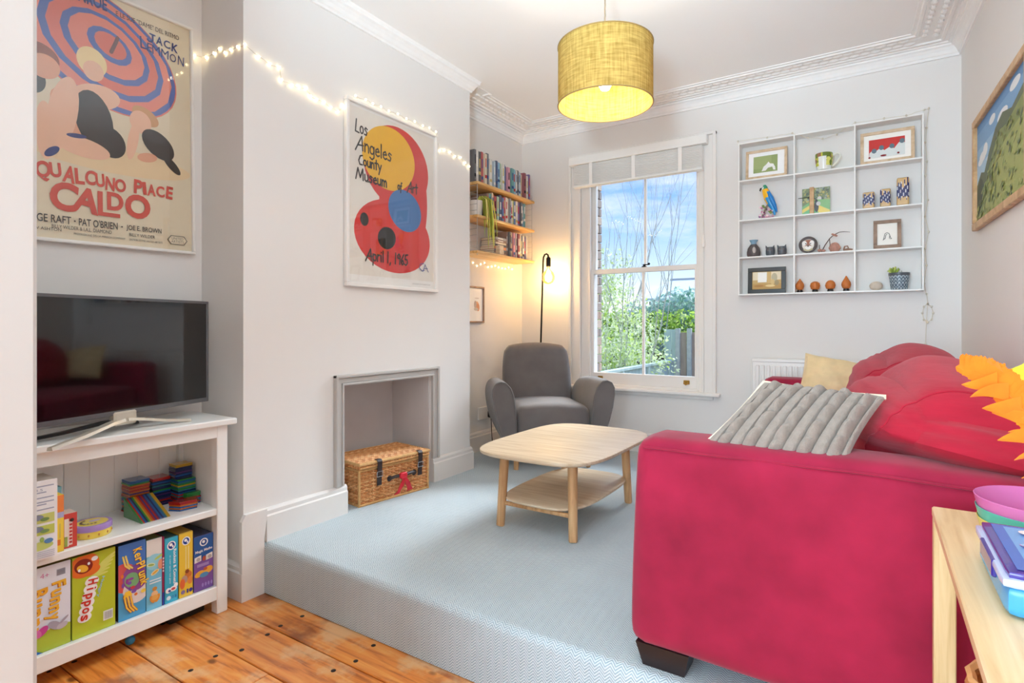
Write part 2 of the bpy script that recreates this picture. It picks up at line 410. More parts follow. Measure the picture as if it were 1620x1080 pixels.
# ------------------------------------------------------------------ flat print: lettering and pictures
_tc = {}
def letters(s, bold=0.):
    k = (s, bold)
    if k not in _tc:
        cu = bpy.data.curves.new('t', 'FONT'); cu.body = s; cu.size = 1; cu.offset = bold; cu.resolution_u = 4
        ob = bpy.data.objects.new('t', cu); me = bpy.data.meshes.new_from_object(ob)
        V = [(v.co.x, v.co.y) for v in me.vertices]; F = [tuple(p.vertices) for p in me.polygons]
        bpy.data.objects.remove(ob); bpy.data.curves.remove(cu); bpy.data.meshes.remove(me)
        x0 = min(v[0] for v in V); x1 = max(v[0] for v in V); y0 = min(v[1] for v in V); y1 = max(v[1] for v in V)
        _tc[k] = ([((x-x0)/(x1-x0), (y-y0)/(y1-y0)) for x, y in V], F, (x1-x0)/(y1-y0))
    return _tc[k]
class Art:
    """flat coloured shapes in (u right, v up) metres; every layer lies a hair above the last"""
    def __init__(s): s.p = []; s.g = 0; s.hold = False
    def poly(s, pts, col, lay=1):
        s.g += not s.hold; s.p.append((pts, [tuple(range(len(pts)))], col, (lay, s.g))); return s
    def rect(s, u0, v0, u1, v1, col, lay=1): return s.poly([(u0, v0), (u1, v0), (u1, v1), (u0, v1)], col, lay)
    def ell(s, u, v, a, b, col, lay=1, rot=0, n=28, t0=0, t1=2*PI):
        c, d = math.cos(rot), math.sin(rot); q = []
        for i in range(n):
            t = t0+(t1-t0)*i/(n if t1-t0 > 6.28 else n-1); x, y = a*math.cos(t), b*math.sin(t); q.append((u+x*c-y*d, v+x*d+y*c))
        return s.poly(q, col, lay)
    def text(s, t, u, v, w, h, col, lay=3, rot=0, bold=0., shear=0.):
        V, F, asp = letters(t, bold)
        if w is None: w = h*asp
        c, d = math.cos(rot), math.sin(rot)
        P = []
        for x, y in V:
            x, y = x*w+y*h*shear, y*h; P.append((u+x*c-y*d, v+x*d+y*c))
        s.g += 1; s.p.append((P, F, col, (lay, s.g))); return s
    def stroke(s, pts, wd, col, lay=3):
        s.g += 1; s.hold = True
        for i, (a, b) in enumerate(zip(pts, pts[1:])):
            dx, dy = b[0]-a[0], b[1]-a[1]; l = math.hypot(dx, dy) or 1; nx, ny = -dy/l*wd/2, dx/l*wd/2
            s.poly([(a[0]+nx, a[1]+ny), (a[0]-nx, a[1]-ny), (b[0]-nx, b[1]-ny), (b[0]+nx, b[1]+ny)], col, lay)
        s.g += 1
        for a in pts: s.ell(a[0], a[1], wd/2, wd/2, col, lay, n=8)
        s.hold = False
        return s
    def clip(s, u0, v0, u1, v1):
        q = []
        for P, F, c, lay in s.p:
            if len(F) != 1 or all(u0 <= x <= u1 and v0 <= y <= v1 for x, y in P):
                q.append((P, F, c, lay)); continue
            for ax, lim, sg in ((0, u0, 1), (0, u1, -1), (1, v0, 1), (1, v1, -1)):
                R = []
                for i in range(len(P)):
                    a, b = P[i-1], P[i]; da, db = (a[ax]-lim)*sg, (b[ax]-lim)*sg
                    if (da < 0) != (db < 0): t = da/(da-db); R.append((a[0]+(b[0]-a[0])*t, a[1]+(b[1]-a[1])*t))
                    if db >= 0: R.append(b)
                P = R
                if len(P) < 3: break
            if len(P) > 2: q.append((P, [tuple(range(len(P)))], c, lay))
        s.p = q; return s
    def mb(s, O, U, V, Nn, step=.0004, into=None):
        m = into or MB(); O, U, V, Nn = map(Vector, (O, U, V, Nn))
        flip = U.cross(V).dot(Nn) < 0
        ks = {k: i for i, k in enumerate(sorted({q[3] for q in s.p}))}; dz = min(step, .005/max(1, len(ks)))
        for P, F, c, lay in s.p:
            fs = [f[::-1] if flip else f for f in F]
            # keep every face looking along the normal
            area = lambda f: sum(P[f[i]][0]*P[f[(i+1) % len(f)]][1]-P[f[(i+1) % len(f)]][0]*P[f[i]][1] for i in range(len(f)))
            fs = [(f if (area(f) > 0) != flip else f[::-1]) for f in F]
            m.add([O+U*x+V*y+Nn*(ks[lay]*dz) for x, y in P], fs, c, False)
        return m
HAND = {'L': (.55, [[(.12, 1), (0, .05), (.45, 0)]]), 's': (.5, [[(.4, .5), (.2, .6), (.08, .45), (.35, .25), (.28, .02), (.02, .05)]]),
 'A': (.66, [[(-.22, -.08), (.40, 1), (.5, 0)], [(.02, .32), (.55, .38)]]), 'n': (.52, [[(.05, .6), (.05, 0)], [(.05, .4), (.25, .6), (.4, .45), (.42, 0)]]),
 'g': (.56, [['o'], [(.45, .55), (.45, -.2), (.25, -.38), (.03, -.25)]]), 'e': (.54, [[(.05, .3), (.42, .35), (.3, .58), (.08, .45), (.08, .12), (.28, 0), (.45, .1)]]),
 'l': (.25, [[(.1, 1), (.1, 0)]]), 'C': (.6, [[(.5, .95), (.2, .85), (0, .4), (.15, .03), (.5, .05)]]), 'o': (.56, [['o']]),
 'u': (.55, [[(.05, .6), (.06, .12), (.22, 0), (.4, .15)], [(.42, .6), (.43, 0)]]), 't': (.5, [[(.22, .95), (.22, 0)], [(0, .62), (.45, .66)]]),
 'y': (.52, [[(.02, .6), (.22, .1)], [(.45, .6), (.1, -.38)]]), 'M': (.9, [[(-.12, 0), (.12, 1), (.4, .2), (.7, 1), (.75, 0)]]),
 'm': (.75, [[(.05, .6), (.05, 0)], [(.05, .4), (.2, .6), (.32, .45), (.33, 0)], [(.33, .4), (.48, .6), (.6, .45), (.62, 0)]]),
 'f': (.45, [[(.4, .9), (.25, .95), (.18, .7), (.1, -.3)], [(0, .5), (.35, .55)]]), 'r': (.42, [[(.05, .6), (.05, 0)], [(.05, .38), (.2, .58), (.35, .55)]]),
 'p': (.55, [[(.05, .6), (.03, -.38)], ['o']]), 'i': (.25, [[(.08, .55), (.08, 0)], [(.1, .82), (.1, .85)]]), '1': (.36, [[(.14, 1), (.1, 0)]]),
 '9': (.52, [[(.4, .75), (.25, .98), (.04, .8), (.1, .55), (.32, .55), (.4, .75), (.32, 0)]]), '6': (.5, [[(.4, 1), (.08, .5), (.05, .2), (.2, 0), (.38, .18), (.25, .42), (.06, .25)]]),
 '5': (.55, [[(.45, 1), (.12, .95), (.08, .55), (.35, .55), (.42, .25), (.2, 0), (0, .1)]]), ',': (.3, [[(.1, .05), (.02, -.18)]]), ' ': (.35, [])}
def hand(art, txt, u, v, h, col, wd, slope=0., lay=4, sx=1.0):
    x = u; y = v
    for ch in txt:
        adv, st = HAND[ch]
        for q in st:
            if q == ['o']: q = [(.24+.2*math.cos(t*PI/6+1.2), .3+.28*math.sin(t*PI/6+1.2)) for t in range(13)]
            art.stroke([(x+a*h*.8*sx, y+b*h) for a, b in q], wd, col, lay)
        x += adv*h*.8*sx; y += slope*adv*h*.8*sx
# ================================================================== SETTING
def sweep(mb, path, prof, side=1, col=(1, 1, 1), smooth=False):
    """prof: closed list of (offset from wall, z); path: XY polyline; offset goes to the right of travel"""
    n = len(path); k = len(prof); vs = []
    for i in range(n):
        p = Vector(path[i]); d0 = (p-Vector(path[i-1])).normalized() if i else None; d1 = (Vector(path[i+1])-p).normalized() if i < n-1 else None
        n0 = Vector((d0.y, -d0.x)) if d0 else None; n1 = Vector((d1.y, -d1.x)) if d1 else None
        if n0 and n1: m = (n0+n1); m = m/(m.dot(n0)) if m.length > 1e-6 else n0
        else: m = n0 or n1
        for o, z in prof: vs.append((p.x+m.x*o*side, p.y+m.y*o*side, z))
    fs = [(i*k+j, i*k+(j+1) % k, (i+1)*k+(j+1) % k, (i+1)*k+j) for i in range(n-1) for j in range(k)]
    fs += [tuple(range(k)), tuple(range((n-1)*k, n*k))[::-1]]
    return mb.add(vs, fs, col, smooth)
XA, XN, XF, YD, ZC, ZL = -2.31, -2.645, -2.59, 4.18, 2.63, -.225
YC0, YC1 = 1.423, 3.053
def xr(y): return .428+.043*(YD-y)

# floor of boards (lower level)
fl = struct('floor', MB().box(-2.9, 1.1, -3.7, 4.3, ZL-.12, ZL-.018), 'dark_wood', 'old varnished pine board floor below the carpeted step', 'floor')
y = 1.498; nails = MB()
edges = [1.53, 1.355, 1.172, .985, .80, .615, .43, .245, .06]
cuts = {0: [], 1: [-.2], 2: [-1.75], 3: [-.9], 4: [-1.95], 5: [-.5], 6: [-1.4], 7: []}
for i in range(len(edges)-1):
    y1, y0 = edges[i]-.0025, edges[i+1]+.0025
    xs = [-2.64] + cuts.get(i, []) + [.62]
    for a, b in zip(xs, xs[1:]):
        mb = MB().box(-(b-a)/2+.0012, (b-a)/2-.0012, -(y1-y0)/2, (y1-y0)/2, -.018, random.uniform(-.0012, .0006), b=.0025)
        o = mb.build('floorboard', 'pine_floor', fl); o.location = ((a+b)/2, (y0+y1)/2, ZL)
    for xx in (-2.42, -1.98, -1.55, -1.12, -.7):
        for yy in (y0+.035, y1-.04):
            nails.lathe([(0, 0), (.009, 0), (.009, .0010), (.004, .0018), (0, .0018)], (xx+random.uniform(-.03, .03), yy+random.uniform(-.012, .012), ZL-.0008), 9)
o = nails.build('nail_heads', 'nail', fl); o['kind'] = 'stuff'
rear = MB().box(-2.9, .62, -3.7, .058, -.018, -.001); o = rear.build('rear_boarding', 'pine_floor', fl); o.location = (0, 0, ZL)

# carpeted upper level with rounded nosing
def carpet_profile():
    P = [(1.512, ZL+.002)]
    r = .028
    P.append((1.512, -r))
    for i in range(1, 8): a = i/8*PI/2; P.append((1.512+r-r*math.cos(a), -r+r*math.sin(a)))
    P.append((1.512+r, 0)); P.append((YD, 0))
    return P
P = carpet_profile(); me_v = []; me_f = []; uvs = []
s = 0; S_ = [0]
for a, b in zip(P, P[1:]): s += math.hypot(a[0]-b[0], a[1]-b[1]); S_.append(s)
x0, x1 = XA+.004, .64
for (yy, zz), ss in zip(P, S_): me_v += [(x0, yy, zz), (x1 if yy < 3 else xr(yy)+.03, yy, zz)]; uvs += [(x0, ss), (x1, ss)]
k = len(P)
for i in range(k-1): me_f.append((2*i, 2*i+1, 2*i+3, 2*i+2))
def patch(xa, xb, ya, yb):
    o = len(me_v)
    me_v.extend([(xa, ya, 0), (xb, ya, 0), (xb, yb, 0), (xa, yb, 0)]); uvs.extend([(xa, ya), (xb, ya), (xb, yb), (xa, yb)]); me_f.append((o, o+1, o+2, o+3))
patch(XF, XA+.004, YC1, YD); patch(XN, XA+.004, 1.96, 2.67)
# underside so that the carpet is a body
o_ = len(me_v); me_v += [(x0, 1.515, ZL+.002), (x1, 1.515, ZL+.002), (x1, YD, -.03), (x0, YD, -.03)]; uvs += [(0, 0)]*4; me_f.append((o_+3, o_+2, o_+1, o_))
me = bpy.data.meshes.new('carpet'); me.from_pydata(me_v, [], me_f); ul = me.uv_layers.new(name='UVMap')
for lp in me.loops: ul.data[lp.index].uv = uvs[lp.vertex_index]
for p in me.polygons: p.use_smooth = True
me.set_sharp_from_angle(angle=math.radians(50)); me.materials.append(MATS['carpet'])
o = bpy.data.objects.new('floor_carpet', me); COL.objects.link(o); tag(o, 'pale blue grey herringbone carpet over the raised floor and its step', 'carpet', kind='structure')

# ceiling and walls
struct('ceiling', MB().box(-2.9, 1.2, -3.8, 4.5, ZC, ZC+.12), 'ceiling', 'smooth white ceiling above the pendant lamp', 'ceiling')
struct('wall_left', MB().box(-2.85, XN, -3.7, YC1-.02, -.35, ZC).box(-2.85, XF, YC1-.02, YD+.1, -.35, ZC), 'wall', 'pale warm grey wall at the back of both alcoves', 'wall')
wr = MB(); ya, yb = -3.75, YD+.02
wr.prism([(xr(ya), ya), (xr(ya)+.15, ya), (xr(yb)+.15, yb), (xr(yb), yb)], -.35, ZC, lambda u, v, h: (u, v, h))
struct('wall_right', wr, 'wall', 'pale warm wall behind the red sofa', 'wall')
WX0, WX1, WZ0, WZ1 = -2.02, -1.03, .47, 2.27
wf = MB().box(-2.85, WX0, YD, 4.42, -.6, ZC).box(WX1, .62, YD, 4.42, -.6, ZC).box(WX0, WX1, YD, 4.42, -.6, WZ0).box(WX0, WX1, YD, 4.42, WZ1, ZC)
struct('wall_far', wf, 'wall', 'pale grey wall around the sash window', 'wall')
ch = MB()
ch.box(XN-.01, XA, YC0, 1.963, -.35, ZC-.002).box(XN-.01, XA, 2.663, YC1, -.35, ZC-.002).box(XN-.01, XA, 1.963, 2.663, .668, ZC-.002)
cw = struct('wall_chimney', ch, 'wall', 'projecting chimney breast wall with a small square fireplace opening', 'wall')
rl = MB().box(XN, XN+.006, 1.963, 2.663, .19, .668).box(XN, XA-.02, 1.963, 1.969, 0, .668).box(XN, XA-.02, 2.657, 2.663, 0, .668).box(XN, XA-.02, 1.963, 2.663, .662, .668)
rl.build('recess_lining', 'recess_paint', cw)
MB().box(XN, XN+.03, 1.97, 2.656, 0, .19, b=.004).build('recess_skirting', 'skirting', cw)
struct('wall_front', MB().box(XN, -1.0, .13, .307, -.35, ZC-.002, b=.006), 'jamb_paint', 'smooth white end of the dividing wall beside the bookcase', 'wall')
wb = MB().box(-2.85, -2.15, -3.85, -3.7, -.35, ZC).box(.35, 1.1, -3.85, -3.7, -.35, ZC).box(-2.15, .35, -3.85, -3.7, -.35, .15).box(-2.15, .35, -3.85, -3.7, 2.35, ZC)  # opening added for the area lamp behind the camera
struct('wall_back', wb, 'wall', 'wall with an added window opening behind the viewer', 'wall')
w2 = thing('added_rear_window', 'tall added window in the wall behind the viewer', 'window', (-.9, -3.75, .15), kind='structure')  # unseen window frame added around the rear area lamp
fr = MB()
for a in (-1.25, -.45, .4, 1.2): fr.box(a, a+.05, -.03, .03, 0, 2.2, b=.004)
for z in (0, 1.08, 2.15): fr.box(-1.25, 1.25, -.03, .03, z, z+.05, b=.004)
fr.build('window_frame', 'white_gloss', w2)

# skirting boards
SK = lambda h, t=.02: [(0, 0), (t, 0), (t, h-.035), (t*.75, h-.028), (t*.75, h-.012), (t*.35, h), (0, h)]
def skirt(name, path, z, h, label):
    mb = MB(); sweep(mb, path, [(o, zz+z) for o, zz in SK(h)]); return struct(name, mb, 'skirting', label, 'skirting')
skirt('baseboard_left', [(XA, YC0+.10), (XA, 1.985)], 0, .148, 'grey white skirting on the chimney breast between step and hamper')
bs = MB()
sweep(bs, [(XN, YC0), (XA, YC0), (XA, YC0+.012)], [(o, zz+ZL) for o, zz in SK(.155)])
bs.prism([(YC0-.018, ZL), (1.511, ZL), (1.511, .02), (1.525, .115), (1.525, .148), (YC0+.0, .148), (YC0-.018, .12)], XA, XA+.0195, lambda u, v, h: (h, u, v))
struct('baseboard_step', bs, 'skirting', 'skirting corner that drops from the carpet to the boards', 'skirting')
skirt('baseboard_alcove', [(XA, 2.662), (XA, YC1), (XF, YC1), (XF, YD), (.428, YD), (xr(1.6), 1.6)], 0, .148, 'grey white skirting from the hamper round the far alcove')
skirt('baseboard_right', [(xr(1.45), 1.45), (xr(-.2), -.2)], ZL, .155, 'skirting along the wall beside the bamboo table')

# cornices
def cove(z0): return [(0, z0), (.012, z0+.001), (.014, z0+.014), (.020, z0+.018), (.028, z0+.036), (.040, z0+.050), (.052, z0+.056), (.054, z0+.064)]
main = cove(2.55) + [(.070, 2.616), (.072, ZC-.006), (.090, ZC-.005), (.094, ZC-.013), (.106, ZC-.013), (.110, ZC-.004), (.222, ZC-.004), (.226, ZC-.013), (.240, ZC-.013), (.246, ZC-.006), (.262, ZC-.005), (.264, ZC), (0, ZC)]
cpath = [(XA-.0, YC1), (XF, YC1), (XF, YD), (.428, YD), (xr(.2), .2)]
cm = MB(); sweep(cm, cpath, main)
ct = struct('trim_1', cm, 'plaster', 'white plaster cornice with a leafy ceiling band round the far end', 'cornice')
lv = MB()
for a, b in zip(cpath[1:], cpath[2:]):
    a, b = Vector(a), Vector(b); d = (b-a); ln = d.length; d.normalize(); nn = Vector((d.y, -d.x)); q = .19
    while q < ln-.19:
        for sgn in (-1, 1):
            c = a+d*(q+.012*sgn)+nn*(.166+.028*sgn)
            lv.ball((c.x, c.y, ZC-.005), (.030 if abs(d.x) > .5 else .017, .017 if abs(d.x) > .5 else .030, .010), 6, 4)
        q += .055
o = lv.build('leaf_relief', 'plaster', ct); o['kind'] = 'stuff'
cc = MB(); sweep(cc, [(XN, YC0), (XA, YC0), (XA, YC1), (XA-.06, YC1)], [(0, 2.55), (.010, 2.551), (.013, 2.562), (.020, 2.568), (.028, 2.585), (.040, 2.600), (.050, 2.606), (.052, 2.618), (.058, ZC), (0, ZC)])
struct('trim_2', cc, 'plaster', 'plain white coving along the top of the chimney breast', 'cornice')

# fireplace surround (grey moulded frame)
fs_ = MB()
def mould(y0, y1, z0, z1, hor):
    steps = [(0, .014, .026), (.014, .040, .017), (.040, .056, .022)]
    return steps
for a, b, t in ((0, .015, .028), (.015, .043, .017), (.043, .056, .022)):
    fs_.box(XA, XA+t, 1.907+a, 1.907+b, .147, .716-a, b=.003); fs_.box(XA, XA+t, 2.711-b, 2.711-a, .147, .716-a, b=.003)
    fs_.box(XA, XA+t-.0004, 1.907+a, 2.711-a, .716-b, .716-a, b=.003)
struct('trim_3', fs_, 'grey_paint', 'grey moulded frame around the fireplace opening', 'fireplace surround')

# ------------------------------------------------------------------ sash window
wn = thing('window_1', 'white painted sash window looking onto the garden', 'window', (-1.515, YD, WZ0), kind='structure')
OX, OY, OZ = -1.515, YD, WZ0
def wpart(name, mb, m, lab=None):
    o = mb.build(name, m, wn, off=(OX, OY, OZ))
    if lab: o['label'] = lab
    return o
ar = MB()
AX0, AX1, AZ1 = -2.12, -.948, 2.362
for a, b, t in ((0, .022, .034), (.022, .085, .020), (.085, .102, .026)):
    ar.box(AX0+a, AX0+b, YD-t, YD, .485, AZ1-a, b=.003); ar.box(AX1-b, AX1-a, YD-t, YD, .485, AZ1-a, b=.003)
    ar.box(AX0+a, AX1-a, YD-t+.0004, YD, AZ1-b, AZ1-a, b=.003)
wpart('architrave', ar, 'white_gloss')
wpart('sill_board', MB().box(-2.145, -.918, YD-.06, YD+.1, .462, .487, b=.006), 'white_gloss')
wpart('apron', MB().box(-2.10, -.97, YD-.018, YD, .435, .462, b=.004), 'white_gloss')
bx = MB().box(WX0+.001, -1.955, YD, 4.36, WZ0, WZ1, b=.003).box(-1.075, WX1-.001, YD, 4.36, WZ0, WZ1, b=.003).box(WX0, WX1, YD, 4.36, 2.23, WZ1, b=.003).box(WX0, WX1, YD+.02, 4.40, WZ0, .505, b=.003)
bx.box(-1.957, -1.94, YD, YD+.02, .5, 2.25, b=.003).box(-1.09, -1.073, YD, YD+.02, .5, 2.25, b=.003)
wpart('box_frame', bx, 'white_gloss')
def sash(name, y0, z0, z1, zb, zt):
    a0, a1 = -1.955, -1.075; mb = MB()
    mb.box(a0, a0+.036, y0, y0+.038, z0, z1, b=.003).box(a1-.036, a1, y0, y0+.038, z0, z1, b=.003)
    mb.box(a0, a1, y0+.0005, y0+.038, z0, z0+zb, b=.003).box(a0, a1, y0+.0005, y0+.038, z1-zt, z1, b=.003)
    mb.box(-1.514, -1.496, y0+.004, y0+.034, z0+zb-.002, z1-zt+.002, b=.003)
    s = wpart(name, mb, 'white_gloss')
    for p, q in ((a0+.034, -1.512), (-1.498, a1-.034)):
        g = MB().box(p, q, y0+.017, y0+.021, z0+zb-.004, z1-zt+.004).build('pane', 'pane_glass', s, off=(OX, OY, OZ))
    return s
sash('lower_sash', YD+.024, .505, 1.424, .088, .038)
sash('upper_sash', YD+.068, 1.392, 2.235, .034, .05)
for xx in (-1.86, -1.17):
    lf = MB().box(xx-.022, xx+.022, YD+.018, YD+.026, .535, .565, b=.003)
    lf.tube([(xx-.016, YD+.02, .55), (xx-.014, YD+.004, .543), (xx, YD+.0, .535), (xx+.014, YD+.004, .543), (xx+.016, YD+.02, .55)], .006, 7)
    wpart('sash_lift', lf, 'brass', 'brass sash lift')
lt = MB().lathe([(.0, 0), (.02, 0), (.02, .006), (.01, .01), (.008, .022), (0, .024)], (-1.50, YD+.042, 1.424), 12).box(-1.512, -1.465, YD+.034, YD+.05, 1.438, 1.446, b=.003).ball((-1.463, YD+.042, 1.448), .010, 10, 6)
wpart('sash_latch', lt, 'black_metal', 'dark fitch latch')
# brick reveal outside, each brick its own piece
rows = 24; bh = .068
bm_cache = {}
for r in range(rows):
    z = .50+r*.075
    for j, (ya, yb) in enumerate((((4.42-.048, 4.42+.06), (4.42+.07, 4.42+.115)) if r % 2 else ((4.42-.048, 4.42+.005), (4.42+.015, 4.42+.115)))):
        c = random.choice([S(190, 166, 152), S(176, 160, 152), S(206, 186, 170), S(158, 148, 146)])
        mb = MB().box(WX0-.10, WX0+.004+random.uniform(-.002, .002), ya+.05, yb+.05, z, z+bh, c, b=.004)
        b_ = mb.build('brick', 'brick', wn, off=(OX, OY, OZ))

# ------------------------------------------------------------------ venetian blind, nearly fully raised
bl = thing('venetian_blind', 'white slatted blind drawn up at the top of the sash window', 'blind', (-1.54, YD-.05, 2.09))
O = (-1.54, YD-.05, 2.09)
MB().box(-2.095, -1.0, YD-.085, YD-.028, 2.268, 2.335, b=.004).build('headrail', 'white_furniture', bl, off=O)
sl = MB()
for j in range(1):
    sl.box(-.51, .51, -.021, .021, -.0019, .0019, b=.0008)
first = None
for i in range(14):
    z = 2.262-.0119*i-2.09
    z -= .010
    if first is None: first = sl.build('slat', 'white_furniture', bl); first.location = (-.006, 0, z); first.rotation_euler = (-.62, 0, 0)
    else: c = first.copy(); COL.objects.link(c); c.parent = bl; c.location = (-.006+random.uniform(-.001, .001), random.uniform(-.001, .001), z)
MB().box(-2.062, -1.032, YD-.074, YD-.026, 2.088, 2.102, b=.003).build('bottom_rail', 'white_furniture', bl, off=O)
for xx in (-1.90, -1.545, -1.19):
    MB().box(xx-.014, xx+.014, YD-.0775, YD-.0755, 2.094, 2.27).build('ladder_tape', 'paper', bl, off=O)
cd = MB().tube([(-1.045, YD-.06, 2.27), (-1.04, YD-.055, 1.9), (-1.030, YD-.045, 1.62)], .0018, 5)
cd.lathe([(0, 0), (.010, .004), (.012, .03), (.006, .09), (0, .095)], (-1.030, YD-.045, 1.53), 10)
cd.build('pull_cord', 'paper', bl, off=O)
# glazing bead lip etc. end of window

# ------------------------------------------------------------------ garden
struct('ground_garden', MB().box(-16, 6, 4.5, 32, -.75, -.62), 'soil', 'garden ground outside the window', 'ground')
def leafcloud(blobs, n, size, cols, rnd):
    mb = MB()
    W = [b[3]*b[4]*b[5] for b in blobs]
    for _ in range(n):
        b = rnd.choices(blobs, W)[0]
        while True:
            p = [rnd.uniform(-1, 1) for _ in range(3)]; d = sum(q*q for q in p)
            if .15 < d < 1: break
        c = Vector((b[0]+p[0]*b[3], b[1]+p[1]*b[4], b[2]+p[2]*b[5]))
        u = Vector((rnd.gauss(0, 1), rnd.gauss(0, 1), rnd.gauss(0, 1))).normalized(); v = u.orthogonal().normalized(); v.rotate(Matrix.Rotation(rnd.uniform(0, 6.3), 3, u))
        L_ = size*rnd.uniform(.6, 1.4); w_ = L_*.5; nn = u.cross(v)*L_*.12
        mb.add([c-u*L_, c+v*w_+nn, c+u*L_, c-v*w_+nn], [(0, 1, 2), (0, 2, 3)], rnd.choice(cols), False)
    return mb
def branches(mb, base, d, ln, r, depth, rnd, tips, spread=.5):
    p = Vector(base); pts = [p.copy()]; d = Vector(d).normalized(); q = d.copy()
    for i in range(4):
        q = (q+Vector((rnd.uniform(-.13, .13), rnd.uniform(-.13, .13), rnd.uniform(-.02, .1)))).normalized(); p = p+q*ln/4; pts.append(p.copy())
    mb.tube(pts, [r*(1-.14*i) for i in range(5)], 5)
    tips.append(p.copy())
    if depth:
        for k_ in range(rnd.choice((2, 3))):
            st = pts[rnd.choice((2, 3, 4))]
            dd = (q+Vector((rnd.uniform(-1, 1), rnd.uniform(-1, 1), rnd.uniform(-.2, .6)))*spread).normalized()
            branches(mb, st, dd, ln*rnd.uniform(.55, .8), r*.55, depth-1, rnd, tips, spread)
rg = random.Random(11)
PALE = [S(226, 236, 190), S(214, 228, 172), S(236, 242, 212), S(200, 216, 150), S(230, 238, 200)]
LIME = [S(206, 228, 110), S(222, 238, 136), S(176, 210, 90), S(146, 184, 84), S(232, 242, 166)]
IVY = [S(196, 222, 204), S(176, 208, 188), S(214, 232, 218), S(156, 194, 170), S(224, 236, 228)]
DARK = [S(110, 132, 82), S(132, 158, 90), S(92, 114, 74), S(158, 182, 108)]
t = thing('garden_tree', 'young multi stemmed tree with pale spring leaves outside the lower panes', 'tree', (-3.75, 9.0, -.62))
tb = MB(); tips = []
for (dx, dy, lx) in ((-.10, .05, -.12), (.03, 0, .02), (.16, -.05, .18), (.28, .1, .25), (-.2, .1, -.3)):
    branches(tb, (dx, dy, 0), (lx, rg.uniform(-.1, .1), 1.0), 1.7, .022, 3, rg, tips, .45)
tb.build('trunk', 'bark', t)
blobs = [(-.3, .1, 2.5, .7, .4, .5), (-.25, 0, 1.55, 1.0, .6, .95), (.35, .1, 1.25, .6, .5, .6), (-.5, .1, 2.1, .75, .5, .55), (.1, .2, .95, 1.0, .5, .35)]
o = leafcloud(blobs, 4600, .034, PALE+PALE+LIME[:1], rg).build('foliage', 'leaf', t); o['kind'] = 'stuff'
t = thing('bare_tree', 'tall bare tree with fine twigs against the sky', 'tree', (-4.9, 12.0, -.62))
tb = MB(); tips = []
for (dx, lx) in ((-.5, -.1), (0, .05), (.45, .0), (1.1, .1)):
    branches(tb, (dx, 0, 0), (lx, .0, 1.0), 2.9, .013, 4, rg, tips, .42)
tb.build('trunk', 'bark', t)
t = thing('hedge', 'bright lime green hedge above the tall fence', 'hedge', (-4.3, 13.0, -.62))
blobs = [(x, 0, 1.55, .45, .4, .42) for x in (-1.9, -1.4, -.9, -.4, .1, .6, 1.1, 1.6, 2.1)]
o = leafcloud(blobs, 3600, .06, LIME+DARK[:2], rg).build('foliage', 'leaf', t); o['kind'] = 'stuff'
o = leafcloud([(x, .1, .75, .5, .3, .5) for x in (-1.9, -1.1, -.3, .5, 1.3, 2.1)], 1500, .06, DARK, rg).build('lower_foliage', 'leaf', t); o['kind'] = 'stuff'
t = thing('shrub', 'pale yellow green shrub between the tree and the low fence', 'shrub', (-4.55, 10.6, -.62))
o = leafcloud([(-.6, 0, .9, .55, .45, .6), (.1, .1, 1.05, .5, .4, .6), (.55, 0, .8, .45, .4, .5)], 1900, .05, LIME+PALE, rg).build('foliage', 'leaf', t); o['kind'] = 'stuff'
t = thing('garden_building', 'low white roofed building covered by ivy beyond the hedge', 'building', (-6.0, 19.5, -.62))
MB().box(-.75, 3.2, 0, 3, 0, 2.45).build('wall_body', 'concrete', t)
MB().prism([(-.25, 2.45), (3.2, 3.35), (3.2, 3.45), (-.25, 2.55)], -.95, 3.4, lambda u, v, h: (h, u, v)).build('roof', 'roofing', t)
MB().box(-.95, 3.4, 3.1, 3.3, 3.42, 3.49, b=.01).build('ridge', 'concrete', t)
t = thing('ivy', 'blue green ivy climbing over the low garden building', 'ivy', (-6.0, 18.6, -.62))
o = leafcloud([(x, 0, 1.9+.25*math.sin(x*2.1), .75, .35, .75) for x in (-.9, -.2, .5, 1.1, 1.8, 2.6)], 3000, .085, IVY, rg).build('foliage', 'leaf', t); o['kind'] = 'stuff'
o = leafcloud([(x, 0, .8, .85, .3, .8) for x in (-1, 0, 1, 2, 3)], 1100, .085, IVY, rg).build('lower_foliage', 'leaf', t); o['kind'] = 'stuff'
# low fence running away, boards one by one
t = thing('low_garden_fence', 'low pale green fence running away from the window', 'fence', (-3.08, 7.5, -.62))
pb = MB().box(-.009, .009, -.073, .073, 0, .93, b=.003); f0 = None
yy = -2.3
while yy < 2.7:
    if f0 is None: f0 = pb.build('fence_board', 'pale_fence', t); f0.location = (0, yy, 0)
    else: c = f0.copy(); COL.objects.link(c); c.parent = t; c.location = (random.uniform(-.004, .004), yy, random.uniform(-.01, 0))
    yy += .15
MB().box(-.045, .045, -2.4, 2.78, .93, .975, b=.006).build('capping_rail', 'pale_fence', t)
for yy in (-2.0, -.9, .2, 1.3, 2.4): MB().box(.01, .04, yy-.03, yy+.03, 0, .93, b=.003).build('batten', 'pale_fence', t)
t = thing('tall_garden_fence', 'tall weathered fence with pale posts across the garden', 'fence', (-2.9, 10.45, -.62))
f0 = None; xx = -.36
pb = MB().box(-.068, .068, -.009, .009, 0, 1.47, b=.003)
while xx < 3.0:
    pale = xx < -.12
    c = pb.build('fence_board', 'pale_fence' if pale else 'brown_fence', t); c.location = (xx, random.uniform(-.006, .006), .05 if pale else random.uniform(-.02, .0))
    xx += .142
for px_ in (-.155, .055, 1.9): MB().box(px_-.04, px_+.04, -.08, -.005, 0, 1.54, b=.008).build('fence_post', 'concrete', t)
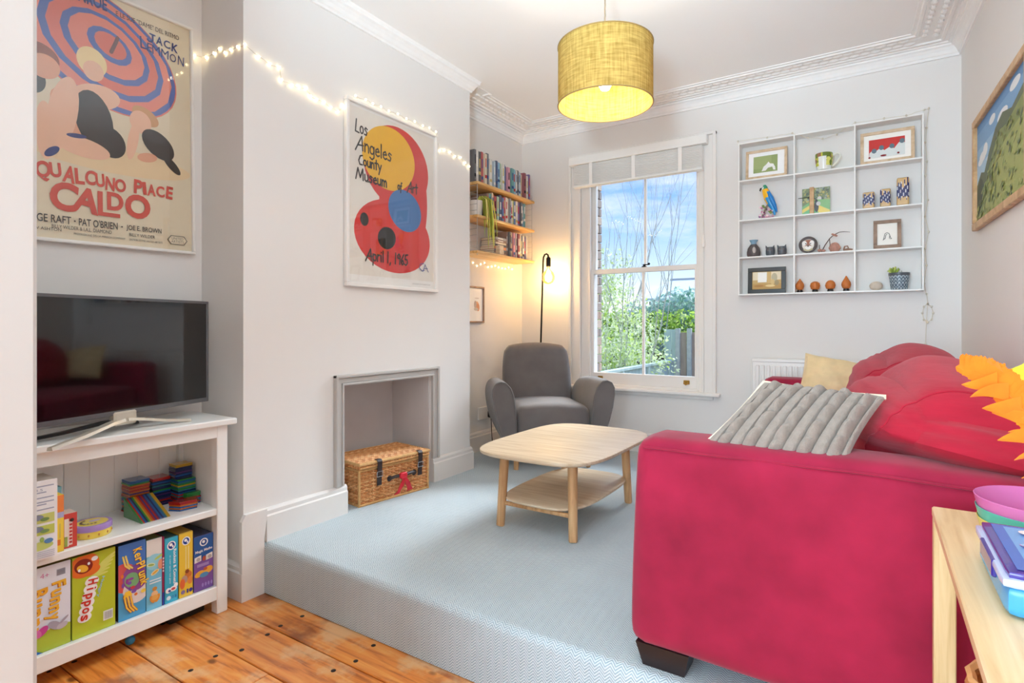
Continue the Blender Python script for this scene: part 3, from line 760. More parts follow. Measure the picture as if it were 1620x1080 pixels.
for z in (.35, 1.1): MB().box(-.4, 3.0, .01, .05, z, z+.07, b=.003).build('fence_rail', 'brown_fence', t)
t = thing('lattice_fence', 'dark brown lattice fence in the shade below the hedge', 'fence', (-4.3, 12.3, -.62))
f0 = None
for i in range(26):
    mb = MB().box(-.055, .055, -.01, .01, 0, .98, b=.002)
    if f0 is None: f0 = mb.build('fence_board', 'dark_wood', t); f0.location = (-1.9, 0, 0)
    else: c = f0.copy(); COL.objects.link(c); c.parent = t; c.location = (-1.9+.125*i, random.uniform(-.01, .01), 0)
for z in (.2, .8): MB().box(-2, 1.3, .01, .05, z, z+.06).build('fence_rail', 'dark_wood', t)
# ================================================================== FURNITURE
# ---- sofa along the wall
so = thing('sofa', 'large crimson suede sofa with loose back cushions along the wall', 'sofa', (-.13, 2.7, 0))
SO = (-.13, 2.7, 0)
def sp_(name, mb, m, lab=None):
    o = mb.build(name, m, so, off=SO)
    if lab: o['label'] = lab
    return o
def arm(y0, y1):
    mb = MB(); L_, W_, H_ = .98, y1-y0, .585
    def f(x, y, z, a, b, c):
        top = max(0, c)
        z2 = z - .022*(max(0, a)**2)*top + .012*top*(1-b*b)          # settles a little towards the wall
        x2 = x + (.012*math.sin(c*1.5+.6) if a < -.9 else 0) + (-.010*(1-c*c) if a < 0 else 0)
        y2 = y + b*.010*(1-a*a)*(1-c*c) + .004*math.sin(a*6+c*3)*b
        return (x2, y2, z2)
    mb.rbox((L_, W_, H_), .045, 22, fn=f, M=Matrix.Translation((-.585+L_/2, (y0+y1)/2, .06+H_/2)))
    return mb
a1 = sp_('arm', arm(1.53, 1.745), 'suede')
# piping seams along the arm
pm = MB()
pm.tube([(-.55+.93*i/24, 1.535+.003*math.sin(i), .628-.022*(max(0, (-.55+.93*i/24+.095)/.49)**2)) for i in range(25)], .0035, 6)
pm.build('piping', 'suede', a1, off=SO)
sp_('arm', arm(3.68, 3.90), 'suede')
sp_('base', MB().rbox((.93, 1.96, .26), .03, 8, M=Matrix.Translation((-.085, 2.71, .19))), 'suede')
sp_('back', MB().rbox((.16, 2.34, .62), .05, 10, M=Matrix.Translation((.335, 2.715, .37))), 'suede')
for yy in (2.225, 3.20):
    def f(x, y, z, a, b, c): return (x, y, z+.02*(1-a*a)*(1-b*b)*(c > 0))
    sp_('seat_cushion', MB().rbox((.80, .955, .17), .05, 12, fn=f, M=Matrix.Translation((-.15, yy, .375))), 'suede')
def back_cushion(sx, sy, sz, seed, lap=None):
    rr = random.Random(seed); ph = [rr.uniform(0, 6) for _ in range(8)]
    def f(x, y, z, a, b, c):
        puff = (1-b*b)**.7*(1-c*c)**.6
        x2 = x*(1+.12*puff) + a*abs(a)*.05*puff
        y2 = y*(1+.0*(1-c*c)) + b*.035*(1-c*c)*(1-a*a)
        z2 = z + c*.055*(1-b*b)*(1-a*a) - (.03*b*b if c > 0 else 0)
        wv = .0035*math.sin(7*c+3*b+ph[0]+2*math.sin(2*a+ph[1])) + .003*math.sin(17*c-3*b+ph[2]+2*a)*(1-.5*abs(a)) + .002*math.sin(29*c+5*b+3*a+ph[3])
        n = Vector((a, b*.5, c)); n = n.normalized() if n.length else n
        if lap:   # the near end bulges over the arm top
            k1 = max(0, min(1, (-b-.25)/.6)); k2 = max(0, min(1, (z2-lap)/.09)); y2 -= .145*k1*k1*(3-2*k1)*k2*k2*(3-2*k2)*(1-.25*c*c)
        return (x2+n.x*wv, y2+n.y*wv, z2+n.z*wv)
    return MB().rbox((sx, sy, sz), .13, 34, fn=f)
for (x, y, z, sx, sy, sz, ry, rz, rx) in ((.155, 2.125, .622, .36, .76, .39, .20, .12, .0), (.130, 3.10, .612, .36, .98, .44, .26, .03, .03)):
    mb = back_cushion(sx, sy, sz, int(y*10), -.02 if y < 2.5 else None); M_ = Matrix.Translation((x, y, z)) @ Matrix.Rotation(ry, 4, 'Y') @ Matrix.Rotation(rz, 4, 'Z') @ Matrix.Rotation(rx, 4, 'X')
    mb.v = [tuple(M_ @ Vector(p)) for p in mb.v]
    bc = sp_('back_cushion', mb, 'red_cotton')
    for b0 in (-26/34, 26/34):
        rg_ = [(math.atan2(p[2], p[0]), i) for p, i in mb.keys.items() if abs(p[1]-b0) < 1e-3 and max(abs(p[0]), abs(p[2])) > .9999]
        MB().tube([mb.v[i] for _, i in sorted(rg_)], .0028, 5, closed=True).build('seam', 'red_cotton', bc, off=SO)
for (x, y) in ((-.50, 1.60), (-.50, 3.83), (.33, 1.60), (.33, 3.83)):
    mb = MB(); h = .068
    for sgn in (1,):
        top = [(x-.075, y-.055), (x+.075, y-.055), (x+.075, y+.055), (x-.075, y+.055)]; bot = [(x-.058, y-.042), (x+.060, y-.042), (x+.060, y+.042), (x-.058, y+.042)]
        mb.add([(p, q, 0) for p, q in bot]+[(p, q, h) for p, q in top], [(3, 2, 1, 0), (4, 5, 6, 7), (0, 1, 5, 4), (1, 2, 6, 5), (2, 3, 7, 6), (3, 0, 4, 7)], smooth=False)
    sp_('foot', mb, 'dark_wood')

# ---- scatter cushions
def quad_cushion(name, P, thick, m, label, n=30, relief=None, piping=None):
    """P: four corners (bottom-left, bottom-right, top-right, top-left) seen from its face"""
    bl_, br, tr, tl = [Vector(p) for p in P]; nrm = (br-bl_).cross(tl-bl_).normalized()
    def pos(u, v, sgn):
        uu, vv = u*2-1, v*2-1
        e = (1-uu**2)*(1-vv**2)
        pin = 1-.055*(1-vv*vv)*abs(uu)**3; pin2 = 1-.055*(1-uu*uu)*abs(vv)**3
        u2, v2 = .5+uu*pin/2, .5+vv*pin2/2
        p = bl_*(1-u2)*(1-v2)+br*u2*(1-v2)+tr*u2*v2+tl*(1-u2)*v2
        h = thick/2*max(0, e)**.38
        if relief and sgn > 0: h += relief(u, v)*min(1, e*8)
        return p+nrm*h*sgn
    mb = MB(); mb.grid(lambda u, v: pos(u, v, 1), n, n); mb.grid(lambda u, v: pos(u, v, -1), max(8, n//3), max(8, n//3)); k = len(mb.f)
    # flip the back
    nb = max(8, n//3)**2
    for i in range(k-nb, k): mb.f[i] = mb.f[i][::-1]
    o = solid(name, mb, m, label, 'cushion')
    return o, pos
def cable(u, v):
    k = 10.5; f = (u*k) % 1.0; st = int(u*k)
    groove = -.010*math.exp(-((f-.0)/.09)**2)-.010*math.exp(-((f-1)/.09)**2)
    if st % 2: b = .018*abs(math.sin(v*PI*4.5+st*.9))**.7*math.sin(f*PI)
    else: b = .0025*math.sin(f*PI)
    return groove+b
kc, pos = quad_cushion('cushion', [(-.402, 1.592, .634), (-.062, 1.575, .622), (.026, 1.752, .784), (-.272, 1.785, .803)], .085, 'knit', 'beige cable knit cushion leaning over the near arm of the red sofa', 84, cable)
pp = MB(); pts = []
for i in range(40): pts.append(pos(1-i/40, 1, 1))
for i in range(41): pts.append(pos(0, 1-i/40, 1))
pp.tube(pts, .007, 6); pl = pp.build('edge_piping', 'paper', kc, off=kc.location); MATS['cream_edge'] = mat('cream_edge', S(226, 214, 192), .9, var=.1, vscale=80, bump=.4, bscale=300); pl.data.materials[0] = MATS['cream_edge']; pl['label'] = 'cream piped edge'
quad_cushion('cushion', [(-.372, 3.46, .535), (.045, 3.50, .53), (.030, 3.60, .752), (-.330, 3.60, .815)], .12, 'yellow_satin', 'gold satin cushion at the far end of the red sofa before the radiator', 24, lambda u, v: .004*math.sin(u*22+v*9)+.003*math.sin(v*31-u*7))

# ---- grey armchair in the corner
AM = (-2.05, 3.60, 0)
acz = math.radians(41.5)
ac = thing('armchair', 'charcoal grey upholstered armchair with flared arms in the corner', 'armchair', AM, acz)
ac.scale = (.95, .97, 1)
# local: x to the sitter's left in picture-right, -y is the front
def backf(x, y, z, a, b, c):
    w = 1 - .10*max(0, c)**2.5 - .05*max(0, -c)
    z2 = z + (.028*(1-a*a) if c > .0 else 0)*max(0, c)
    y2 = y + .20*((z+.3)/.6)**1.2*.55 if z > -.3 else y
    y2 -= .03*(1-a*a)*(1-c*c)*(b < 0)
    return (x*w, y2, z2)
MB().rbox((.56, .15, .62), .05, 16, fn=backf, M=Matrix.Translation((0, .19, .50))).build('backrest', 'grey_fabric', ac)
def seatf(x, y, z, a, b, c):
    return (x, y-.05*(1-a*a)*(b < 0)*(1 if c > -.5 else .6)*abs(b), z+.028*(1-a*a)*(c > 0)*(1-.5*max(0, b)))
MB().rbox((.54, .60, .25), .05, 14, fn=seatf, M=Matrix.Translation((0, -.08, .295))).build('seat', 'grey_fabric', ac)
def arm_piece(sgn):
    mb = MB(); sec = []
    # front outline of the arm (x outwards, z), D shaped and leaning out
    out = [(.262, .165), (.270, .30), (.276, .42), (.288, .50), (.310, .560), (.345, .598), (.385, .606), (.420, .592), (.440, .555), (.442, .51), (.428, .42), (.402, .32), (.368, .22), (.346, .178), (.315, .162), (.285, .158)]
    ys = [(-.385, .86, 0), (-.392, .94, 0), (-.388, .985, 0), (-.37, 1.0, 0), (-.2, 1.0, .0), (-.06, 1.0, .0), (.06, .99, -.01)]+([(.20, .98, -.02), (.26, .93, -.04), (.285, .86, -.06)] if sgn > 0 else [(.14, .95, -.03), (.19, .88, -.05), (.205, .8, -.06)])
    cx, cz = .352, .40; n = len(out)
    for (y, k, dz) in ys:
        bulge = -.012*math.sin((y+.4)/.75*PI)
        sec.append([(sgn*(cx+(x-cx)*k - bulge*0), y+(z-.4)*(-.02), cz+(z-cz)*k+dz*(z > .3)) for x, z in out])
    vs = [p for s_ in sec for p in s_]; fs = []
    for i in range(len(sec)-1):
        for j in range(n): f = (i*n+j, i*n+(j+1) % n, (i+1)*n+(j+1) % n, (i+1)*n+j); fs.append(f if sgn > 0 else f[::-1])
    fs += [tuple(range(n))[::-1] if sgn > 0 else tuple(range(n)), tuple(range(len(vs)-n, len(vs))) if sgn > 0 else tuple(range(len(vs)-n, len(vs)))[::-1]]
    mb.add(vs, fs); o = mb.build('arm', 'grey_fabric', ac, angle=60)
    sd = o.modifiers.new('s', 'SUBSURF'); sd.levels = 2; sd.render_levels = 2
    # piping of the front panel
    pt = [(sgn*(cx+(x-cx)*.955), -.394+(z-.4)*(-.02), cz+(z-cz)*.955) for x, z in out]
    MB().tube(pt, .004, 6, closed=True).build('piping', 'grey_fabric', o)
arm_piece(1); arm_piece(-1)
for (x, y) in ((-.25, -.31), (.25, -.31), (-.23, .22), (.23, .22)):
    MB().tube([(x*1.06, y*1.06, 0), (x, y, .18)], [.017, .027], 12).build('leg', 'oak_leg', ac)

# ---- coffee table
TB = (-1.33, 2.60, 0)
tbl = thing('coffee_table', 'light oak coffee table with rounded corners and a lower shelf', 'coffee table', TB, 0.0)
def superel(a, b, p, n=72): return [(math.copysign(abs(math.cos(2*PI*i/n))**(2/p), math.cos(2*PI*i/n))*a, math.copysign(abs(math.sin(2*PI*i/n))**(2/p), math.sin(2*PI*i/n))*b) for i in range(n)]
def slab(a, b, p, z0, z1, rb=.006, n=72):
    mb = MB(); prof = [(-rb*2.0, z0), (-rb*.5, z0+rb*.7), (0, z0+(z1-z0)*.55), (-rb*.15, z1-rb*.5), (-rb, z1)]
    vs = []
    for o, z in prof: vs += [(x, y, z) for x, y in superel(a+o, b+o, p, n)]
    fs = [(i*n+j, i*n+(j+1) % n, (i+1)*n+(j+1) % n, (i+1)*n+j) for i in range(len(prof)-1) for j in range(n)]
    fs += [tuple(range(n))[::-1], tuple(range(4*n, 5*n))]
    return mb.add(vs, fs)
slab(.325, .47, 4.2, .358, .380).build('tabletop', 'oak', tbl, angle=50)
slab(.228, .37, 3.6, .128, .144).build('lower_shelf', 'oak', tbl, angle=50)
for sx in (-1, 1):
    for sy in (-1, 1):
        MB().tube([(sx*.197, sy*.338, 0), (sx*.196, sy*.336, .008), (sx*.183, sy*.316, .36)], [.0185, .0205, .0235], 14).build('leg', 'oak_leg', tbl)
for sy in (-1, 1):
    MB().tube([(-.190, sy*.328, .112), (.190, sy*.328, .112)], .011, 8).build('stretcher', 'oak_leg', tbl)
for sx in (-1, 1): MB().box(sx*.17-.012, sx*.17+.012, -.31, .31, .33, .358, b=.004).build('rail', 'oak_leg', tbl)

# ---- white bookcase under the television
BX0, BX1, BY0, BY1 = -2.625, -2.285, .335, 1.338
BO = ((BX0+BX1)/2, (BY0+BY1)/2, ZL)
bk = thing('bookcase', 'low white wooden bookcase holding games under the television', 'bookcase', BO)
def bp_(name, mb, m='white_furniture'): return mb.build(name, m, bk, off=BO)
bp_('top', MB().box(BX0-.005, BX1+.022, BY0-.005, BY1+.03, .556, .581, b=.004))
bp_('apron', MB().box(BX1-.022, BX1-.002, BY0+.04, BY1-.04, .505, .556, b=.002))
for yy in (BY0, BY1-.045): bp_('post', MB().box(BX1-.045, BX1, yy, yy+.045, ZL, .556, b=.003))
for yy in (BY0, BY1-.045): bp_('post', MB().box(BX0, BX0+.04, yy, yy+.045, ZL, .556, b=.003))
for yy in (BY0+.01, BY1-.03): bp_('side_panel', MB().box(BX0+.04, BX1-.045, yy, yy+.02, -.165, .556))
bp_('shelf', MB().box(BX0+.012, BX1-.004, BY0+.03, BY1-.03, .185, .213, b=.003))
bp_('shelf', MB().box(BX0+.012, BX1-.006, BY0+.03, BY1-.03, -.135, -.112, b=.002))
bp_('plinth_rail', MB().box(BX1-.024, BX1-.003, BY0+.04, BY1-.04, -.166, -.110, b=.002))
n = 11; wd = (BY1-BY0-.06)/n; f0 = None
for i in range(n):
    if f0 is None: f0 = MB().box(-.004, .004, -wd/2+.0003, wd/2-.0003, -.34, .36, b=.0016).build('back_board', 'white_furniture', bk); c = f0
    else: c = f0.copy(); COL.objects.link(c); c.parent = bk
    c.location = (BX0+.008-BO[0], BY0+.03+wd*(i+.5)-BO[1], .195-BO[2])

# ---- television
TVR = Vector((-2.462, 1.352, 0)); U = Vector((.274, -.962, 0)).normalized(); Nn = Vector((.962, .274, 0)).normalized()
W = .775; TZ0, TZ1 = .640, 1.075
TC = TVR+U*W/2
tv = thing('television', 'flat black television on a silver stand on the bookcase', 'television', (TC.x, TC.y, .581), math.atan2(-U.y, -U.x)-PI/2)
# local axes: y along the screen (towards the fireplace), x out of the screen
tvz = lambda z: z-.581
MB().box(-.035, -.004, -W/2, W/2, tvz(TZ0), tvz(TZ1), b=.006).build('casing', 'black_plastic', tv)
fr = MB(); t_ = .010
fr.box(-.006, .003, -W/2, W/2, tvz(TZ1)-t_, tvz(TZ1)+.001, b=.001).box(-.006, .003, -W/2, W/2, tvz(TZ0)-.001, tvz(TZ0)+.016, b=.001).box(-.006, .003, -W/2-.001, -W/2+t_, tvz(TZ0), tvz(TZ1), b=.001).box(-.006, .003, W/2-t_, W/2+.001, tvz(TZ0), tvz(TZ1), b=.001)
mat('tv_trim', S(112, 112, 116), .3, metal=.5, var=.03); fr.build('bezel', 'tv_trim', tv)
MB().box(-.005, .0005, -W/2+.008, W/2-.008, tvz(TZ0)+.014, tvz(TZ1)-.008).build('screen', 'screen', tv)
MB().box(-.09, -.034, -.25, .25, tvz(TZ0)+.03, tvz(TZ0)+.25, b=.02).build('rear_housing', 'black_plastic', tv)
def bar(pts, w0, w1, h):
    mb = MB(); k = len(pts); vs = []; P_ = [Vector(p) for p in pts]
    for i, p in enumerate(P_):
        d = (P_[min(k-1, i+1)]-P_[max(0, i-1)]); d.z = 0; d.normalize(); nn = Vector((-d.y, d.x, 0)); ww = w0+(w1-w0)*i/(k-1)
        vs += [p+nn*ww, p-nn*ww, p-nn*ww*.8+Vector((0, 0, h)), p+nn*ww*.8+Vector((0, 0, h))]
    fs = []
    for i in range(k-1):
        for j in range(4): fs.append((i*4+j, i*4+(j+1) % 4, i*4+4+(j+1) % 4, i*4+4+j))
    fs += [(3, 2, 1, 0), tuple(range(4*k-4, 4*k))]
    return mb.add(vs, fs, smooth=False)
st = thing('x', None, None); bpy.data.objects.remove(st)
neck = MB().box(-.022, .012, -.045, .045, .020, tvz(TZ0)+.012, b=.006)
neck.build('neck', 'champagne', tv)
for (ey, ex, m_) in ((-.335, .115, 'champagne'), (.225, .075, 'champagne'), (-.30, -.10, 'black_metal'), (.12, -.085, 'black_metal')):
    bar([(.0 if ex > 0 else -.012, math.copysign(.012, ey), .034), (ex*.22, ey*.22, .030), (ex*.6, ey*.6, .012), (ex, ey, .0)], .020, .009, .010).build('stand_leg', m_, tv)

# ---- pendant lamp
PL = (-1.0, 2.31, 1.945)
pd = thing('pendant_lamp', 'mustard fabric drum pendant lamp hanging from the ceiling', 'pendant lamp', PL)
m = bpy.data.materials.new('lampshade_fabric'); m.use_nodes = True; t = m.node_tree; t.nodes.clear()
o = N('ShaderNodeOutputMaterial', t); d = N('ShaderNodeBsdfDiffuse', t); tr = N('ShaderNodeBsdfTranslucent', t); mi = N('ShaderNodeMixShader', t); mi.inputs[0].default_value = .22
tcn = N('ShaderNodeTexCoord', t); mpn = N('ShaderNodeMapping', t); mpn.inputs['Scale'].default_value = (1, 1, .08); nn_ = N('ShaderNodeTexNoise', t); nn_.inputs['Scale'].default_value = 130; nn_.inputs['Detail'].default_value = 3
mp2 = N('ShaderNodeMapping', t); mp2.inputs['Scale'].default_value = (.1, .1, 1.); n2_ = N('ShaderNodeTexNoise', t); n2_.inputs['Scale'].default_value = 150
ad = N('ShaderNodeMath', t, operation='ADD'); rr_ = N('ShaderNodeValToRGB', t); e = rr_.color_ramp.elements; e[0].position = .7/2; e[0].color = (*S(160, 130, 66), 1); e[1].position = 1.35/2; e[1].color = (*S(210, 180, 106), 1)
hf = N('ShaderNodeMath', t, operation='MULTIPLY'); hf.inputs[1].default_value = .5
LL = t.links.new
LL(tcn.outputs['Object'], mpn.inputs[0]); LL(mpn.outputs[0], nn_.inputs['Vector']); LL(tcn.outputs['Object'], mp2.inputs[0]); LL(mp2.outputs[0], n2_.inputs['Vector'])
LL(nn_.outputs['Fac'], ad.inputs[0]); LL(n2_.outputs['Fac'], ad.inputs[1]); LL(ad.outputs[0], hf.inputs[0]); LL(hf.outputs[0], rr_.inputs[0])
LL(rr_.outputs[0], d.inputs[0]); LL(rr_.outputs[0], tr.inputs[0]); LL(d.outputs[0], mi.inputs[1]); LL(tr.outputs[0], mi.inputs[2]); LL(mi.outputs[0], o.inputs[0]); MATS['lampshade_fabric'] = m
SR, SH = .207, .258
MB().lathe([(SR, 0), (SR, SH*.25), (SR, SH*.5), (SR, SH*.75), (SR, SH), (SR-.0025, SH), (SR-.0025, SH*.5), (SR-.0025, 0), (SR, 0)], n=72).build('shade', 'lampshade_fabric', pd)
mat('rim_tape', S(150, 122, 70), .8, var=.1)
for z in (0, SH): MB().tube([(SR*math.cos(2*PI*i/64), SR*math.sin(2*PI*i/64), z) for i in range(64)], .0032, 6, closed=True).build('rim', 'rim_tape', pd)
sp2 = MB()
for k_ in range(3): a = k_*2*PI/3+.3; sp2.tube([(.02*math.cos(a), .02*math.sin(a), SH-.035), ((SR-.004)*math.cos(a), (SR-.004)*math.sin(a), SH-.012)], .002, 6)
sp2.tube([(.022*math.cos(2*PI*i/16), .022*math.sin(2*PI*i/16), SH-.035) for i in range(16)], .003, 6, closed=True); sp2.build('spider', 'paper', pd)
MB().lathe([(0, SH-.005), (.010, SH-.006), (.019, SH-.015), (.020, SH-.075), (.0, SH-.075)], n=16).build('lamp_holder', 'black_plastic', pd)
mat('bulb_glow', (1, .86, .6), .4, emit=30, ecol=(1, .80, .50))
MB().lathe([(0, SH-.195), (.018, SH-.19), (.029, SH-.17), (.031, SH-.15), (.026, SH-.12), (.015, SH-.09), (.013, SH-.075)], n=20).build('bulb', 'bulb_glow', pd)
MB().tube([(.0006*math.sin(i*2), .0006*math.cos(i*2), SH-.006+(ZC-PL[2]-SH+.006)*i/30) for i in range(31)], .0035, 7).build('cable', 'cable', pd)
pl_ = bpy.data.lights.new('pendant_light', 'POINT'); pl_.energy = 3.4; pl_.color = (1, .92, .78); pl_.shadow_soft_size = .035
po = bpy.data.objects.new('pendant_light', pl_); COL.objects.link(po); po.parent = pd; po.location = (0, 0, .055)
MB().lathe([(0, ZC-PL[2]), (.05, ZC-PL[2]), (.048, ZC-PL[2]-.02), (.02, ZC-PL[2]-.035), (0, ZC-PL[2]-.036)], n=20).build('ceiling_rose', 'plaster', pd)

# ---- floor lamp behind the armchair
FL = (-2.31, 4.06, 0)
fl_ = thing('floor_lamp', 'slim black floor lamp with a bare amber globe bulb behind the armchair', 'floor lamp', FL)
MB().lathe([(0, 0), (.12, 0), (.122, .012), (.11, .018), (.02, .022), (0, .022)], (-.03, 0, 0), 28).build('base', 'black_metal', fl_)
MB().tube([(-.03, 0, .02), (-.022, 0, .83), (0, 0, 1.50), (.003, 0, 1.535), (.015, 0, 1.558), (.032, 0, 1.563), (.046, 0, 1.553), (.050, 0, 1.53)], .0075, 9).build('pole', 'black_metal', fl_)
MB().lathe([(0, 1.535), (.013, 1.535), (.019, 1.525), (.019, 1.458), (.015, 1.455), (0, 1.455)], (.050, 0, 0), 18).build('socket', 'black_metal', fl_)
gb = MB().lathe([(.013, 1.455), (.014, 1.440), (.022, 1.428), (.044, 1.408), (.055, 1.38), (.054, 1.352), (.040, 1.326), (.02, 1.314), (0, 1.311)], (.050, 0, 0), 26).build('bulb', 'amber_glass', fl_)
mat('filament', (1, .8, .45), .5, emit=35, ecol=(1, .74, .36))
fm = MB()
for k_ in range(6): a = k_*PI/3; fm.tube([(.05+.011*math.cos(a), .011*math.sin(a), 1.348), (.05+.009*math.cos(a), .009*math.sin(a), 1.412)], .0022, 5)
fm.build('filament', 'filament', gb)
MB().tube([(.05, 0, 1.45), (.05, 0, 1.405)], .004, 7).build('filament_stem', 'paper', gb)
l2 = bpy.data.lights.new('floor_lamp_light', 'POINT'); l2.energy = 4.6; l2.color = (1, .82, .56); l2.shadow_soft_size = .04
lo = bpy.data.objects.new('floor_lamp_light', l2); COL.objects.link(lo); lo.parent = fl_; lo.location = (.050, 0, 1.38)

# ---- radiator under the wall shelf
RO = (-.19, YD-.065, .10)
ra = thing('radiator', 'white ribbed panel radiator on the wall behind the sofa', 'radiator', RO)
RX0, RX1 = -.70, .33
pan = MB().box(RX0, RX1, YD-.078, YD-.070, .105, .735, b=.003)
pan.build('panel', 'white_gloss', ra, off=RO)
ft = MB().box(-.0135, .0135, -.0065, .0065, -.285, .285, b=.006); f0 = None; xx = RX0+.035
while xx < RX1-.02:
    if f0 is None: f0 = ft.build('flute', 'white_gloss', ra); c = f0
    else: c = f0.copy(); COL.objects.link(c); c.parent = ra
    c.location = (xx-RO[0], YD-.080-RO[1], .42-RO[2]); xx += .0335
MB().box(RX0-.002, RX1+.002, YD-.084, YD-.02, .725, .748, b=.004).build('top_grille', 'white_gloss', ra, off=RO)
MB().box(RX0-.004, RX0+.004, YD-.084, YD-.02, .10, .735, b=.003).box(RX1-.004, RX1+.004, YD-.084, YD-.02, .10, .735, b=.003).build('side_panel', 'white_gloss', ra, off=RO)
MB().tube([(RX0-.01, YD-.05, .13), (RX0-.04, YD-.05, .13), (RX0-.045, YD-.05, .12), (RX0-.045, YD-.05, 0)], .0075, 8).lathe([(0, 0), (.016, 0), (.016, .05), (.012, .06), (0, .06)], (RX0-.045, YD-.05, .13), 12).build('valve', 'white_gloss', ra, off=RO)
MB().box(-.5, -.46, YD-.03, YD-.004, .3, .6).box(.1, .14, YD-.03, YD-.004, .3, .6).build('bracket', 'white_gloss', ra, off=RO)
# ================================================================== PICTURES
def recolor(mb, fn):
    for i, f in enumerate(mb.f):
        n = len(f); c = [sum(mb.v[j][k] for j in f)/n for k in range(3)]; mb.c[i] = fn(*c)
    return mb
def picture(name, label, O, U, V, W, H, fw, depth, fmat, art, border=None, gloss='paint_print', glazing=True, cat='picture', fb=.003, group=None):
    """O: lower left corner on the wall; U along, V up; the normal points into the room"""
    O, U, V = Vector(O), Vector(U).normalized(), Vector(V).normalized(); Nn = U.cross(V)
    M_ = Matrix((U.to_4d(), V.to_4d(), Nn.to_4d(), (0, 0, 0, 1))).transposed(); M_[0][3] = M_[1][3] = M_[2][3] = 0; M_[3][3] = 1
    for i in range(3): M_[3][i] = 0
    base = O+U*W/2
    t = thing(name, label, cat, base, group=group)
    off = (-W/2, 0, 0)
    def put(mb, nm, m, par=t):
        mb.v = [tuple(M_ @ Vector((p[0]-W/2, p[1], p[2]))) for p in mb.v]
        return mb.build(nm, m, par)
    for a in ((0, W, 0, fw), (0, W, H-fw, H)): put(MB().box(a[0], a[1], a[2], a[3], 0, depth, b=fb), 'frame_rail', fmat)
    for a in ((0, fw, fw, H-fw), (W-fw, W, fw, H-fw)): put(MB().box(a[0], a[1], a[2], a[3], 0, depth-.0006, b=fb), 'frame_stile', fmat)
    put(MB().box(fw*.6, W-fw*.6, fw*.6, H-fw*.6, .001, depth*.35), 'backing_board', 'paper')
    art.clip(fw*.6, fw*.6, W-fw*.6, H-fw*.6); mb = art.mb((0, 0, depth*.36), (1, 0, 0), (0, 1, 0), (0, 0, 1))
    put(mb, 'print', gloss)
    if glazing:
        put(MB().box(fw*.7, W-fw*.7, fw*.7, H-fw*.7, depth*.36+.006, depth*.36+.008), 'glazing', 'picture_glass')
    return t
CREAM = S(226, 212, 184); CORAL = S(222, 122, 106); CORAL2 = S(230, 140, 122); BLUE = S(92, 112, 178); SKIN = S(236, 190, 160); SKIN2 = S(226, 166, 134)
INK = S(56, 48, 44); TITLE = S(206, 74, 56); NAVY = S(52, 66, 126); BLOND = S(240, 216, 160); HAIR = S(150, 84, 62)

# ---- big poster in the near alcove: its words, over a plain arrangement of discs in the same colours
a = Art(); PW, PH = .695, 1.035
a.rect(0, 0, PW, PH, S(238, 234, 226), 0); a.rect(.012, .016, PW-.010, PH-.012, CREAM, 1)
def ring(u, v, r, k, rot, col, lay, n=14): a.ell(u, v, r, r*k, col, lay, rot, n)
cu, cv, rot = .335, .79, -.50
for i, (r, col) in enumerate(((.305, CORAL), (.299, BLUE), (.280, CORAL2), (.238, BLUE), (.212, CORAL), (.170, BLUE), (.145, CORAL2), (.086, BLUE), (.062, CORAL))):
    a.ell(cu+.04*(1-r/.33), cv+.045*(1-r/.33), r, r*.70, col, 2+i, rot, 16 if i > 1 else 40)
a.rect(0.0, .0, .02, .0, CREAM, 1)
a.ell(.38, .36, .30, .055, S(232, 206, 164), 12, .0)
# abstract pebbles and bands in the poster's skin, straw and black tones
for (u, v, ra_, rb_, ro, c, l) in ((.30, .735, .052, .058, .3, BLOND, 14), (.305, .70, .036, .040, .1, SKIN, 15), (.135, .695, .060, .048, -.4, HAIR, 14), (.145, .660, .050, .046, .2, SKIN2, 15),
        (.315, .60, .085, .050, .2, SKIN, 14), (.305, .505, .066, .115, .18, INK, 16), (.36, .43, .055, .065, .5, INK, 16), (.20, .50, .048, .150, -.18, SKIN, 17), (.235, .49, .05, .115, .55, SKIN2, 15), (.265, .385, .095, .038, -.12, SKIN, 18),
        (.145, .42, .030, .110, .02, SKIN, 16), (.165, .345, .030, .014, .75, NAVY, 19), (.245, .425, .034, .009, .1, NAVY, 19), (.475, .545, .042, .048, .2, SKIN, 16), (.495, .575, .056, .034, -.45, S(206, 156, 110), 15), (.545, .465, .075, .050, -.7, INK, 16), (.50, .40, .040, .020, .2, SKIN2, 17), (.445, .46, .020, .085, -.18, SKIN, 17), (.60, .39, .050, .018, -.8, INK, 17), (.11, .60, .04, .05, 0, INK, 13)):
    a.ell(u, v, ra_, rb_, c, l, ro, 24)
a.stroke([(.368, .80), (.385, .845), (.392, .868)], .014, S(120, 84, 84), 20)
a.text('MARILYN MONROE', .03, .958, .325, .052, NAVY, 22, bold=.02)
a.text('E LE SUE "DAME" DEL RITMO', .387, .958, .25, .020, INK, 22, rot=-.0)
a.stroke([(.527, .937), (.527, .912), (.522, .905), (.512, .904), (.506, .910)], .0075, NAVY, 22); a.stroke([(.516, .938), (.536, .937)], .006, NAVY, 22)
for ch, u, v, h, r in (('A', .540, .905, .036, -.05), ('C', .573, .902, .034, .05), ('K', .604, .898, .038, -.08)): a.text(ch, u, v, .027, h, NAVY, 22, r, .02)
for ch, u, v, h, r in (('L', .478, .862, .050, .05), ('E', .503, .860, .036, -.05), ('M', .525, .856, .038, .03), ('M', .560, .855, .038, -.03), ('O', .597, .852, .034, 0), ('N', .630, .848, .042, -.05)): a.text(ch, u, v, .031 if ch == 'M' else (.020 if ch == 'E' else .026), h, NAVY, 22, r, .0)
x = .108
